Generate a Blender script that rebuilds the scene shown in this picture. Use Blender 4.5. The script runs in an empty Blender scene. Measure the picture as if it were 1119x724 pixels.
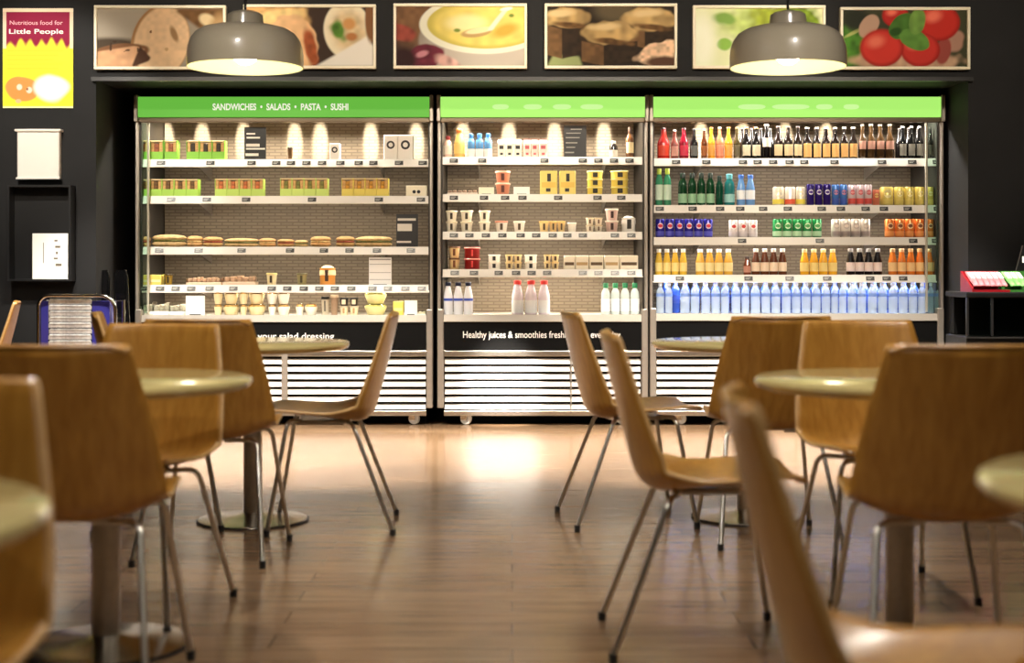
import bpy, math, random
import numpy as np
from mathutils import Vector, Matrix
random.seed(4)
SC = bpy.context.scene
COL = SC.collection
PI = math.pi
F = 1119 * 50.0 / 36.0          # focal length in pixels (50 mm lens on a 36 mm sensor)
CX, HY, CH = 559.5, 294.0, 0.97  # principal column, horizon row, camera height

def WX(px, Y): return (px - CX) * Y / F
def WZ(py, Y): return CH + (HY - py) * Y / F
def DIST(s): return F / s

# ------------------------------------------------------------------ materials
def lin(c):
    return tuple((v / 12.92 if v <= 0.04045 else ((v + 0.055) / 1.055) ** 2.4) for v in (x / 255.0 for x in c))
_M = {}
def mat(name, rgb, rough=0.5, metal=0.0, alpha=1.0, noise=0.0, nscale=8.0, coat=0.0, emit=0.0, trans=0.0, spec=0.5, glow=None):
    if name in _M: return _M[name]
    m = bpy.data.materials.new(name); m.use_nodes = True
    nt = m.node_tree; b = nt.nodes['Principled BSDF']
    c = lin(rgb)
    b.inputs['Base Color'].default_value = (*c, 1)
    b.inputs['Roughness'].default_value = rough
    b.inputs['Metallic'].default_value = metal
    b.inputs['Alpha'].default_value = alpha
    b.inputs['Coat Weight'].default_value = coat
    b.inputs['Transmission Weight'].default_value = trans
    b.inputs['Specular IOR Level'].default_value = spec
    if emit:
        b.inputs['Emission Color'].default_value = (*(lin(glow) if glow else c), 1)
        b.inputs['Emission Strength'].default_value = emit
    if noise:
        tc = nt.nodes.new('ShaderNodeTexCoord'); n = nt.nodes.new('ShaderNodeTexNoise')
        n.inputs['Scale'].default_value = nscale; n.inputs['Detail'].default_value = 4
        r = nt.nodes.new('ShaderNodeValToRGB')
        r.color_ramp.elements[0].position = 0.3; r.color_ramp.elements[1].position = 0.7
        r.color_ramp.elements[0].color = (*[v * (1 - noise) for v in c], 1)
        r.color_ramp.elements[1].color = (*[min(1, v * (1 + noise)) for v in c], 1)
        nt.links.new(tc.outputs['Object'], n.inputs['Vector'])
        nt.links.new(n.outputs['Fac'], r.inputs['Fac'])
        nt.links.new(r.outputs['Color'], b.inputs['Base Color'])
    _M[name] = m
    return m
def colmat(rgb, rough=0.4, **k):
    key = 'paint_%02x%02x%02x_%d' % (*[int(v) for v in rgb], int(rough * 100)) + ''.join('_%s%d' % (a, int(100 * b)) for a, b in sorted(k.items()))
    return mat(key, rgb, rough, **k)

def wood_mat(name, dark, light, rough=0.35, axis='z', scale=1.0):
    m = bpy.data.materials.new(name); m.use_nodes = True
    nt = m.node_tree; b = nt.nodes['Principled BSDF']
    tc = nt.nodes.new('ShaderNodeTexCoord'); mp = nt.nodes.new('ShaderNodeMapping')
    mp.inputs['Scale'].default_value = {'z': (14, 14, 1.6), 'x': (1.6, 30, 30), 'y': (14, 1.6, 14)}[axis]
    n = nt.nodes.new('ShaderNodeTexNoise'); n.inputs['Scale'].default_value = 3.0 * scale; n.inputs['Detail'].default_value = 6
    n.inputs['Distortion'].default_value = 0.4
    r = nt.nodes.new('ShaderNodeValToRGB')
    r.color_ramp.elements[0].position = 0.3; r.color_ramp.elements[1].position = 0.72
    r.color_ramp.elements[0].color = (*lin(dark), 1); r.color_ramp.elements[1].color = (*lin(light), 1)
    nt.links.new(tc.outputs['Object'], mp.inputs['Vector']); nt.links.new(mp.outputs['Vector'], n.inputs['Vector'])
    nt.links.new(n.outputs['Fac'], r.inputs['Fac']); nt.links.new(r.outputs['Color'], b.inputs['Base Color'])
    b.inputs['Roughness'].default_value = rough; b.inputs['Coat Weight'].default_value = 0.2; b.inputs['Coat Roughness'].default_value = 0.25
    return m

def floor_mat():
    m = bpy.data.materials.new('floor_wood_planks'); m.use_nodes = True
    nt = m.node_tree; b = nt.nodes['Principled BSDF']; L = nt.links.new
    tc = nt.nodes.new('ShaderNodeTexCoord')
    br = nt.nodes.new('ShaderNodeTexBrick')
    br.inputs['Scale'].default_value = 1; br.inputs['Brick Width'].default_value = 1.25; br.inputs['Row Height'].default_value = 0.13
    br.inputs['Mortar Size'].default_value = 0.0025; br.inputs['Mortar Smooth'].default_value = 0.3
    br.inputs['Color1'].default_value = (*lin((162, 133, 104)), 1); br.inputs['Color2'].default_value = (*lin((142, 114, 87)), 1)
    br.inputs['Mortar'].default_value = (*lin((88, 66, 48)), 1)
    mp = nt.nodes.new('ShaderNodeMapping'); mp.inputs['Scale'].default_value = (1.2, 26, 1)
    n = nt.nodes.new('ShaderNodeTexNoise'); n.inputs['Scale'].default_value = 2.2; n.inputs['Detail'].default_value = 7
    r = nt.nodes.new('ShaderNodeValToRGB')
    r.color_ramp.elements[0].position = 0.32; r.color_ramp.elements[1].position = 0.7
    r.color_ramp.elements[0].color = (0.62, 0.58, 0.55, 1); r.color_ramp.elements[1].color = (1.08, 1.05, 1.02, 1)
    mx = nt.nodes.new('ShaderNodeMix'); mx.data_type = 'RGBA'; mx.blend_type = 'MULTIPLY'; mx.inputs['Factor'].default_value = 1
    L(tc.outputs['Object'], br.inputs['Vector']); L(tc.outputs['Object'], mp.inputs['Vector']); L(mp.outputs['Vector'], n.inputs['Vector'])
    L(n.outputs['Fac'], r.inputs['Fac']); L(br.outputs['Color'], mx.inputs['A']); L(r.outputs['Color'], mx.inputs['B'])
    L(mx.outputs['Result'], b.inputs['Base Color'])
    rr = nt.nodes.new('ShaderNodeMapRange'); rr.inputs['To Min'].default_value = 0.13; rr.inputs['To Max'].default_value = 0.22
    L(n.outputs['Fac'], rr.inputs['Value']); L(rr.outputs['Result'], b.inputs['Roughness'])
    bp = nt.nodes.new('ShaderNodeBump'); bp.inputs['Strength'].default_value = 0.12; bp.inputs['Distance'].default_value = 0.002
    L(n.outputs['Fac'], bp.inputs['Height']); L(bp.outputs['Normal'], b.inputs['Normal'])
    return m

def back_panel_mat():
    m = bpy.data.materials.new('perforated_back_panel'); m.use_nodes = True
    nt = m.node_tree; b = nt.nodes['Principled BSDF']; L = nt.links.new
    tc = nt.nodes.new('ShaderNodeTexCoord'); sp = nt.nodes.new('ShaderNodeSeparateXYZ'); cb = nt.nodes.new('ShaderNodeCombineXYZ')
    L(tc.outputs['Object'], sp.inputs[0]); L(sp.outputs['X'], cb.inputs['X']); L(sp.outputs['Z'], cb.inputs['Y'])
    br = nt.nodes.new('ShaderNodeTexBrick'); br.inputs['Scale'].default_value = 1
    br.inputs['Brick Width'].default_value = 0.078; br.inputs['Row Height'].default_value = 0.021; br.inputs['Mortar Size'].default_value = 0.006
    br.inputs['Mortar Smooth'].default_value = 0.6
    br.inputs['Color1'].default_value = (*lin((134, 118, 95)), 1); br.inputs['Color2'].default_value = (*lin((122, 106, 85)), 1)
    br.inputs['Mortar'].default_value = (*lin((101, 86, 67)), 1)
    L(cb.outputs[0], br.inputs['Vector']); L(br.outputs['Color'], b.inputs['Base Color'])
    b.inputs['Roughness'].default_value = 0.55
    return m

def attr_mat(name, rough=0.6):
    m = bpy.data.materials.new(name); m.use_nodes = True
    nt = m.node_tree; b = nt.nodes['Principled BSDF']
    a = nt.nodes.new('ShaderNodeVertexColor'); a.layer_name = 'print'
    nt.links.new(a.outputs['Color'], b.inputs['Base Color']); b.inputs['Roughness'].default_value = rough; b.inputs['Specular IOR Level'].default_value = .15
    return m

def glass_mat(name, tint=(0.9, 1.0, 0.95), mixf=0.12):
    m = bpy.data.materials.new(name); m.use_nodes = True
    nt = m.node_tree; nt.nodes.remove(nt.nodes['Principled BSDF'])
    out = nt.nodes['Material Output']
    t = nt.nodes.new('ShaderNodeBsdfTransparent'); t.inputs['Color'].default_value = (*tint, 1)
    g = nt.nodes.new('ShaderNodeBsdfGlossy'); g.inputs['Roughness'].default_value = 0.05
    fr = nt.nodes.new('ShaderNodeFresnel'); fr.inputs['IOR'].default_value = 1.5
    mx = nt.nodes.new('ShaderNodeMixShader')
    nt.links.new(fr.outputs[0], mx.inputs[0]); nt.links.new(t.outputs[0], mx.inputs[1]); nt.links.new(g.outputs[0], mx.inputs[2])
    nt.links.new(mx.outputs[0], out.inputs['Surface'])
    return m

BLACKWALL = mat('black_wall_paint', (30, 30, 31), 0.7, noise=0.15, nscale=3, spec=.25)
BLACK = mat('black_enamel', (17, 16, 16), 0.4)
MATTBLACK = mat('matt_black', (5, 5, 5), 0.75, spec=.15)
GLOSSBLACK = mat('gloss_black', (9, 9, 10), 0.12, coat=0.5)
STEEL = mat('brushed_steel', (190, 184, 174), 0.32, 1.0, noise=0.08, nscale=40)
CHROME = mat('chrome', (205, 202, 196), 0.12, 1.0)
FRAMEGREY = mat('grey_frame_metal', (168, 160, 150), 0.42, 0.6)
WHITE = mat('white_enamel', (238, 234, 226), 0.4)
WHITESLAT = mat('white_slat_enamel', (245, 240, 236), 0.28, coat=0.4)
PAPER = mat('white_paper', (244, 242, 236), 0.7)
GREEN = mat('green_sign_added_glow', (46, 84, 30), 0.5, emit=0.92, glow=(106, 190, 68), spec=.2)  # emission added for the even glow that the room lamps don't give
GREENHOT = mat('bright_green_sign_added_glow', (60, 96, 36), 0.5, emit=1.0, glow=(172, 240, 112), spec=.2)  # stronger added emission stands in for the glare on these two signs
PALEGREEN = mat('pale_lettering_added_glow', (70, 96, 50), 0.5, emit=1.0, glow=(206, 250, 158), spec=.2)  # pale emission stands in for overexposed lettering
SIGNWHITE = mat('white_lettering_added_glow', (120, 120, 110), 0.5, emit=0.9, glow=(250, 250, 226), spec=.2)  # letters carry the same added glow as the sign
TAGDARK = mat('dark_price_tag', (44, 44, 44), 0.3)
TAGLIGHT = mat('price_tag_print', (190, 190, 180), 0.5)
CREAMTOP = mat('cream_table_laminate', (200, 182, 124), 0.16, coat=0.5, noise=0.03, nscale=20)
WOODFACE = wood_mat('plywood_face', (164, 112, 42), (190, 138, 60), 0.34, 'z')
WOODEDGE = wood_mat('plywood_edge', (196, 152, 92), (214, 172, 112), 0.5, 'x')
BACKPANEL = back_panel_mat()
GLASS = glass_mat('clear_glass')
CLEAR = glass_mat('clear_plastic', (0.97, 0.97, 0.95))
PRINT = attr_mat('food_print')
LEGSTEEL = mat('satin_chrome', (222, 218, 208), 0.28, 1.0)
RUBBER = mat('black_rubber', (22, 21, 20), 0.6)

# ------------------------------------------------------------------ mesh builder
class MB:
    def __init__(s): s.v = []; s.f = []; s.m = []
    def add(s, vs, fs, mi=0):
        o = len(s.v); s.v += [tuple(p) for p in vs]
        for f in fs: s.f.append(tuple(i + o for i in f)); s.m.append(mi)
        return s
    def box(s, x0, x1, y0, y1, z0, z1, mi=0, bev=0.0):
        if bev <= 0:
            vs = [(x, y, z) for z in (z0, z1) for y in (y0, y1) for x in (x0, x1)]
            return s.add(vs, [(0, 2, 3, 1), (4, 5, 7, 6), (0, 1, 5, 4), (2, 6, 7, 3), (0, 4, 6, 2), (1, 3, 7, 5)], mi)
        b = min(bev, 0.49 * min(x1 - x0, y1 - y0, z1 - z0))
        ring = lambda e, z: [(x0 + e + b, y0 + e, z), (x1 - e - b, y0 + e, z), (x1 - e, y0 + e + b, z), (x1 - e, y1 - e - b, z), (x1 - e - b, y1 - e, z), (x0 + e + b, y1 - e, z), (x0 + e, y1 - e - b, z), (x0 + e, y0 + e + b, z)]
        vs = ring(b * .5, z0) + ring(0, z0 + b) + ring(0, z1 - b) + ring(b * .5, z1)
        fs = [tuple(reversed(range(8))), tuple(range(24, 32))]
        for k in range(3):
            for i in range(8): fs.append((k * 8 + i, k * 8 + (i + 1) % 8, k * 8 + 8 + (i + 1) % 8, k * 8 + 8 + i))
        return s.add(vs, fs, mi)
    def lathe(s, prof, seg=20, mi=0, c=(0, 0, 0), cap=True):
        vs = []; fs = []
        for r, z in prof:
            for i in range(seg):
                a = 2 * PI * i / seg
                vs.append((c[0] + r * math.cos(a), c[1] + r * math.sin(a), c[2] + z))
        for k in range(len(prof) - 1):
            for i in range(seg):
                j = (i + 1) % seg
                fs.append((k * seg + i, k * seg + j, (k + 1) * seg + j, (k + 1) * seg + i))
        if cap:
            fs.append(tuple(reversed(range(seg)))); fs.append(tuple(range((len(prof) - 1) * seg, len(prof) * seg)))
        return s.add(vs, fs, mi)
    def tube(s, pts, r, seg=10, mi=0):
        pts = [Vector(p) for p in pts]; vs = []; fs = []
        n = len(pts); up = None
        for k, p in enumerate(pts):
            t = (pts[min(k + 1, n - 1)] - pts[max(k - 1, 0)]).normalized()
            if up is None:
                up = Vector((0, 0, 1)) if abs(t.z) < 0.9 else Vector((1, 0, 0))
            a = t.cross(up).normalized(); up = a.cross(t).normalized()
            rr = r[k] if isinstance(r, (list, tuple)) else r
            for i in range(seg):
                w = 2 * PI * i / seg
                vs.append(p + a * (rr * math.cos(w)) + up * (rr * math.sin(w)))
        for k in range(n - 1):
            for i in range(seg):
                j = (i + 1) % seg
                fs.append((k * seg + i, k * seg + j, (k + 1) * seg + j, (k + 1) * seg + i))
        fs.append(tuple(reversed(range(seg)))); fs.append(tuple(range((n - 1) * seg, n * seg)))
        return s.add(vs, fs, mi)
    def prism(s, poly, y0, y1, mi=0):
        """polygon in XZ pushed along Y"""
        n = len(poly)
        vs = [(x, y0, z) for x, z in poly] + [(x, y1, z) for x, z in poly]
        fs = [tuple(range(n)), tuple(reversed(range(n, 2 * n)))]
        fs += [((i + 1) % n, i, n + i, n + (i + 1) % n) for i in range(n)]
        return s.add(vs, fs, mi)
    def extrude_x(s, poly, x0, x1, mi=0):
        """polygon in YZ pushed along X"""
        n = len(poly)
        vs = [(x0, y, z) for y, z in poly] + [(x1, y, z) for y, z in poly]
        fs = [tuple(reversed(range(n))), tuple(range(n, 2 * n))]
        fs += [(i, (i + 1) % n, n + (i + 1) % n, n + i) for i in range(n)]
        return s.add(vs, fs, mi)
    def xf(s, M, start=0):
        s.v[start:] = [tuple(M @ Vector(p)) for p in s.v[start:]]
        return s
    def mesh(s, name, mats, smooth=False, angle=40):
        me = bpy.data.meshes.new(name); me.from_pydata(s.v, [], s.f)
        for m in (mats if isinstance(mats, (list, tuple)) else [mats]): me.materials.append(m)
        me.polygons.foreach_set('material_index', s.m)
        import bmesh
        bm = bmesh.new(); bm.from_mesh(me); bmesh.ops.recalc_face_normals(bm, faces=bm.faces); bm.to_mesh(me); bm.free()
        if smooth:
            me.polygons.foreach_set('use_smooth', [True] * len(me.polygons))
            me.set_sharp_from_angle(angle=math.radians(angle))
        me.update()
        return me
    def build(s, name, mats, parent=None, smooth=False, loc=None):
        return link(name, s.mesh(name, mats, smooth), parent, loc)

def link(name, me, parent=None, loc=None):
    o = bpy.data.objects.new(name, me); COL.objects.link(o)
    if parent is not None: o.parent = parent
    if loc is not None: o.location = loc
    return o
def thing(name, label, cat, loc=(0, 0, 0), rz=0.0, group=None):
    o = bpy.data.objects.new(name, None); COL.objects.link(o)
    o.empty_display_size = 0.05
    o.location = loc; o.rotation_euler = (0, 0, rz); o['label'] = label; o['category'] = cat
    if group: o['group'] = group
    return o
def tag(o, label, cat, group=None):
    o['label'] = label; o['category'] = cat
    if group: o['group'] = group
    return o
def struct(name, mb, m, parent=None, smooth=False):
    o = mb.build(name, m, parent, smooth); o['kind'] = 'structure'; return o

def text_mesh(name, body, size, extr=0.001, bold=0.0):
    cu = bpy.data.curves.new(name, 'FONT'); cu.body = body; cu.size = size; cu.extrude = extr; cu.offset = bold
    cu.align_x = 'CENTER'; cu.align_y = 'CENTER'
    t = bpy.data.objects.new(name, cu); COL.objects.link(t)
    bpy.context.view_layer.update()
    dg = bpy.context.evaluated_depsgraph_get()
    me = bpy.data.meshes.new_from_object(t.evaluated_get(dg))
    bpy.data.objects.remove(t); bpy.data.curves.remove(cu)
    return me
def text(name, body, width, height, loc, m, parent, bold=0.0):
    """lettering facing -Y, stretched to width x height, centred on loc"""
    me = text_mesh(name, body, 1.0, 0.0, bold)
    xs = [v.co.x for v in me.vertices]; ys = [v.co.y for v in me.vertices]
    sx = width / (max(xs) - min(xs)); sy = height / (max(ys) - min(ys)); mx = (max(xs) + min(xs)) / 2; my = (max(ys) + min(ys)) / 2
    for v in me.vertices:
        v.co = Vector(((v.co.x - mx) * sx, 0.0, (v.co.y - my) * sy))
    me.materials.clear(); me.materials.append(m)
    o = link(name, me, parent, loc)
    return o

# ------------------------------------------------------------------ the room
YW = DIST(184.2)       # front of the black wall with the recess
YF = DIST(176.0)       # front of the refrigerated cabinets
YB = YF + 0.82         # back of the recess
RX0, RX1, RY0, RZ = -4.6, 4.6, -2.5, 2.95
NX0, NX1 = WX(105, YW), WX(1058, YW)
NZ = WZ(87, YW)

struct('floor', MB().box(RX0, RX1, RY0, YB + 0.1, -0.08, 0), floor_mat())
struct('ceiling', MB().box(RX0, RX1, RY0, YB + 0.1, RZ, RZ + 0.1), mat('grey_ceiling', (70, 68, 66), 0.8))
struct('wall_left', MB().box(RX0 - 0.1, RX0, RY0, YB + 0.1, 0, RZ), BLACKWALL)
struct('wall_right', MB().box(RX1, RX1 + 0.1, RY0, YB + 0.1, 0, RZ), BLACKWALL)
struct('wall_rear', MB().box(RX0, RX1, RY0 - 0.1, RY0, 0, RZ), mat('dark_rear_wall', (58, 52, 48), 0.8))
struct('wall_back', MB().box(RX0, NX0, YW, YB, 0, RZ).box(NX1, RX1, YW, YB, 0, RZ).box(NX0, NX1, YW, YB, NZ, RZ).box(NX0, NX1, YB - 0.02, YB, 0, NZ), BLACKWALL)
# bulkhead lip along the underside of the picture band
struct('trim_bulkhead', MB().box(NX0 - 0.02, NX1 + 0.02, YW - 0.035, YW + 0.0, NZ - 0.012, NZ + 0.012), BLACK)

# ------------------------------------------------------------------ refrigerated cabinets
Y_RAIL = YF + 0.07
Y_BACK = YF + 0.60
FR = {
 'left':  dict(x0=148, x1=473, rows=[174, 214, 269.5, 311], tray=344, desc='sandwich fridge', caster=[452, 190]),
 'mid':   dict(x0=478, x1=708, rows=[171.5, 212, 253, 294], tray=343.5, desc='smoothie fridge', caster=[509, 681]),
 'right': dict(x0=710, x1=1031, rows=[173, 224, 259, 300], tray=342.5, desc='drinks fridge', caster=[745, 995]),
}
TAGS = {
 ('left', 0): [176, 230, 275, 302, 318, 335, 352, 372, 392, 408, 436, 462], ('left', 1): [187, 226, 269, 341, 414, 460],
 ('left', 2): [174, 217, 264, 317, 354, 382, 412, 449], ('left', 3): [158, 175, 192, 209, 229, 255, 297, 314, 332, 349, 366, 384, 407, 424, 443, 461],
 ('mid', 0): [496, 527, 595, 637, 654, 671, 688], ('mid', 1): [496, 529, 552, 571, 610, 653, 679], ('mid', 2): [496, 513, 531, 549, 569, 586, 604, 620, 637, 672, 690],
 ('mid', 3): [497, 518, 545, 564, 581, 598, 637, 654, 672, 690],
 ('right', 0): [739, 772, 812, 828, 845, 863, 879, 912, 964, 997, 1024], ('right', 1): [721, 757, 787, 809, 834, 861, 898, 919, 946, 966, 992, 1025],
 ('right', 2): [811, 896, 998, 1023], ('right', 3): [743, 818, 863, 904, 951, 969, 987],
}
for f in FR.values():
    f['z'] = [WZ(y, Y_RAIL) for y in f['rows']] + [WZ(f['tray'], YF + 0.02)]
    f['X0'] = WX(f['x0'], YF); f['X1'] = WX(f['x1'], YF)
ZTOP, ZSIGN0 = WZ(106, YF), WZ(128.5, YF)
ZCAN = WZ(131, YF)
KW = {'left': "Don't forget your salad dressing", 'mid': 'Healthy juices & smoothies freshly made every day', 'right': None}

tag_mesh = MB().box(-0.026, 0.026, -0.004, 0, -0.013, 0.013, 0)
for i, (a, b) in enumerate([(-0.02, 0.012), (-0.02, 0.004)]):
    tag_mesh.box(a, b, -0.0046, -0.004, 0.003 - 0.009 * i, 0.006 - 0.009 * i, 1)
tag_mesh = tag_mesh.mesh('price_tag', [TAGDARK, TAGLIGHT])

def caster_mesh():
    m = MB()
    w = MB().lathe([(0.004, -0.012), (0.034, -0.012), (0.037, -0.006), (0.037, 0.006), (0.034, 0.012), (0.004, 0.012)], 20)
    w.xf(Matrix.Rotation(PI / 2, 4, 'Y'))
    return w.mesh('wheel', [mat('clear_caster', (225, 225, 222), 0.15)], True)
CASTER_WHEEL = caster_mesh()
CASTER_FORK = MB().box(-0.018, -0.013, -0.012, 0.03, 0.03, 0.09).box(0.013, 0.018, -0.012, 0.03, 0.03, 0.09).box(-0.018, 0.018, -0.012, 0.03, 0.086, 0.098).mesh('fork', [CHROME])

def fridge(key):
    f = FR[key]; X0, X1 = f['X0'], f['X1']; w = X1 - X0
    lab = {'left': 'open refrigerated display of sandwiches with SANDWICHES SALADS PASTA SUSHI on its green sign',
           'mid': 'narrow open refrigerated display of smoothies and yoghurts, between the two wider ones',
           'right': 'open refrigerated display full of bottled and canned drinks, beside the black counter'}[key]
    t = thing('display_fridge', lab, 'display fridge', ((X0 + X1) / 2, YF, 0), 0, 'refrigerated displays along the back')
    h = w / 2
    t_ = 0.03
    # local coordinates: x about the middle, y from the front
    zt = ZTOP + 0.01
    MB().box(-h + 0.035, h - 0.035, 0.60, 0.64, 0.38, ZTOP - 0.03).build('back_panel', BACKPANEL, t)
    for s in (-1, 1):
        p = MB().extrude_x([(0.05, 0.12), (0.70, 0.12), (0.70, ZTOP), (0.02, ZTOP), (0.02, ZSIGN0), (0.06, f['z'][4] + 0.02)], s * h - (0.03 if s > 0 else 0), s * h + (0.03 if s < 0 else 0))
        p.build('side_panel', mat('dark_side_panel', (58, 54, 50), 0.35), t)
        # grey edge posts: slim above the tray, wide below it
        ps = MB().box(s * h - (0.018 if s > 0 else 0), s * h + (0.018 if s < 0 else 0), -0.005, 0.05, f['z'][4] + 0.03, ZSIGN0, 0, 0.004)
        ps.box(s * h - (0.04 if s > 0 else 0), s * h + (0.04 if s < 0 else 0), -0.015, 0.05, 0.11, f['z'][4] + 0.035, 0, 0.005)
        ps.build('frame_post', FRAMEGREY, t)
        MB().box(s * h - (0.02 if s > 0 else 0.004), s * h + (0.02 if s < 0 else 0.004), -0.03, 0.06, WZ(133, YF), ZTOP + 0.012, 0, 0.004).build('canopy_end_cap', FRAMEGREY, t)
    # canopy
    MB().extrude_x([(0.0, ZSIGN0), (0.0, ZTOP), (0.66, ZTOP), (0.66, ZTOP - 0.04), (0.22, ZTOP - 0.04), (0.21, ZSIGN0 + .012), (0.18, ZSIGN0 + .012), (0.17, ZTOP - 0.03), (0.05, ZTOP - 0.03), (0.03, ZSIGN0)], -h + 0.018, h - 0.018).build('canopy', mat('dark_canopy', (40, 36, 32), 0.4), t)
    MB().box(-h + 0.02, h - 0.02, -0.008, 0.03, WZ(133.5, YF), ZSIGN0, 0, 0.004).build('canopy_lip', mat('bronze_lip', (104, 92, 76), 0.35, 0.7), t)
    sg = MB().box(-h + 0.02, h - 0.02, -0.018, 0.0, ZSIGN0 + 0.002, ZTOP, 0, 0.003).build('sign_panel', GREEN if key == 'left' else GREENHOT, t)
    xm = (X0 + X1) / 2
    if key == 'left':
        text('lettering', 'SANDWICHES  \u2022  SALADS  \u2022  PASTA  \u2022  SUSHI', WX(381, YF) - WX(233, YF), 0.042, (WX(307, YF) - xm, -0.0185, WZ(117, YF)), SIGNWHITE, sg, 0.03)
    else:
        words = {'mid': [(538, 556), (572, 592), (604, 624), (634, 659)], 'right': [(806, 836), (843, 884), (891, 909), (921, 938)]}[key]
        wb = MB()
        for a, b in words:
            cx_, rx_ = (WX(a, YF) + WX(b, YF)) / 2 - xm, (WX(b, YF) - WX(a, YF)) / 2; wb.prism([(cx_ + rx_ * math.copysign(abs(math.cos(q_ * PI / 12)) ** .6, math.cos(q_ * PI / 12)), WZ(117, YF) + .016 * math.sin(q_ * PI / 12)) for q_ in range(24)], -0.0187, -0.017)
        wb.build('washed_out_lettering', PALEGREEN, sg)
    # lamp tube behind the sign
    MB().tube([(-h + 0.08, 0.10, ZSIGN0 + 0.06), (h - 0.08, 0.10, ZSIGN0 + 0.06)], 0.012, 10).build('lamp_tube', mat('tube_glow', (255, 236, 200), 0.4, emit=3.0), t)
    # shelves
    for i in range(4):
        z = f['z'][i]
        sh = MB().box(-h + 0.033, h - 0.033, 0.07, 0.585, z - 0.022, z - 0.002).build('shelf', mat('shelf_underside', (128, 116, 100), 0.45), t)
        MB().extrude_x([(0.052, z - 0.048), (0.058, z - 0.05), (0.072, z - 0.002), (0.07, z + 0.0), (0.064, z)], -h + 0.025, h - 0.025).build('price_rail', WHITE, sh)
        for px in TAGS[(key, i)]:
            o = link('price_tag', tag_mesh, sh, (WX(px, YF + 0.055) - xm, 0.0575, z - 0.024)); o.rotation_euler = (math.radians(-17), 0, 0)
        for s in (-0.62, 0.62):
            MB().extrude_x([(0.59, z - 0.10), (0.59, z - 0.02), (0.12, z - 0.022), (0.12, z - 0.03)], s * h - 0.002, s * h + 0.002).build('shelf_bracket', FRAMEGREY, sh)
    z = f['z'][4]
    MB().box(-h + 0.033, h - 0.033, 0.0, 0.6, z - 0.02, z - 0.001).build('bottom_deck', mat('deck_metal', (205, 198, 186), 0.35, 0.3), t)
    MB().extrude_x([(-0.012, z - 0.042), (0.0, z - 0.045), (0.012, z), (-0.006, z + 0.001)], -h + 0.022, h - 0.022).build('tray_rail', mat('tray_steel', (220, 212, 200), 0.3, 0.5), t)
    zk1, zk0 = z - 0.044, WZ(383, YF)
    kp = MB().box(-h + 0.03, h - 0.03, 0.0, 0.02, zk0, zk1).build('kick_panel', MATTBLACK, t)
    if key == 'left':
        text('lettering', KW['left'], WX(365, YF) - WX(225, YF), 0.055, (WX(295, YF) - xm, -0.0006, WZ(368, YF)), PAPER, kp, 0.008)
    if key == 'mid':
        text('lettering', KW['mid'], WX(678, YF) - WX(506, YF), 0.055, (WX(592, YF) - xm, -0.0006, WZ(366.5, YF)), PAPER, kp, 0.008)
    # slatted grille
    zg0 = WZ(452, YF)
    MB().box(-h + 0.03, h - 0.03, 0.07, 0.5, 0.13, zk0).build('machine_box', MATTBLACK, t)
    fr = MB().box(-h + 0.04, h - 0.04, 0.0, 0.03, zk0 - 0.035, zk0, 0, 0.003).box(-h + 0.04, h - 0.04, 0.0, 0.03, zg0 - 0.012, zg0 + 0.02, 0, 0.003)
    fr.build('grille_frame', STEEL, t)
    g = MB(); n = 7; za, zb = zg0 + 0.024, zk0 - 0.04
    st = (zb - za) / n
    for k in range(n):
        z0 = za + st * k + st * 0.12
        g.extrude_x([(0.006, z0), (0.012, z0 - 0.003), (0.034, z0 + st * 0.58), (0.028, z0 + st * 0.62)], -h + 0.045, h - 0.045)
    gr = g.build('grille_slats', WHITESLAT, t)
    xd = {'left': 311, 'mid': 624, 'right': 870}[key]
    dv = MB().box(WX(xd, YF) - xm - (0.018 if key == 'left' else 0.004), WX(xd, YF) - xm + (0.018 if key == 'left' else 0.004), -0.004, 0.006, za - 0.02, zb + 0.02)
    dv.build('grille_divider', FRAMEGREY, t)
    MB().box(-h + 0.05, h - 0.05, 0.16, 0.62, 0.0, 0.13).build('plinth', MATTBLACK, t)
    for px in f['caster']:
        c = link('caster', CASTER_FORK, t, (WX(px, YF) - xm, 0.06, 0.0)); c.rotation_euler = (0, 0, math.radians(66))
        link('wheel', CASTER_WHEEL, c, (0, 0, 0.0372))
    # glass end pane at the outer ends of the row
    if key != 'mid':
        s = -1 if key == 'left' else 1
        xa = s * h - s * 0.02; xb = s * h - s * (0.07 if s < 0 else 0.095)
        gw = MB().box(min(xa, xb), max(xa, xb), 0.035, 0.041, f['z'][4] + 0.01, ZSIGN0 - 0.03).build('glass_end_pane', GLASS, t)
        MB().box(xb - 0.006, xb + 0.006, 0.03, 0.046, f['z'][4] + 0.01, ZSIGN0 - 0.03).build('pane_edge', mat('bright_pane_edge', (215, 210, 190), 0.2, 0.4), gw)
    return t
for k in FR: fridge(k)

# ------------------------------------------------------------------ products
ORD = 'first second third fourth fifth sixth seventh eighth ninth tenth eleventh twelfth thirteenth fourteenth fifteenth sixteenth seventeenth eighteenth nineteenth twentieth'.split()
ORD += ['twenty-' + w for w in ORD[:9]] + ['thirtieth'] + ['thirty-' + w for w in ORD[:9]]
SHELF = ['top', 'second', 'third', 'fourth', 'bottom']
_C = {}
def cached(key, fn):
    if key not in _C: _C[key] = fn()
    return _C[key]
def q(v): return round(v, 3)

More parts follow.
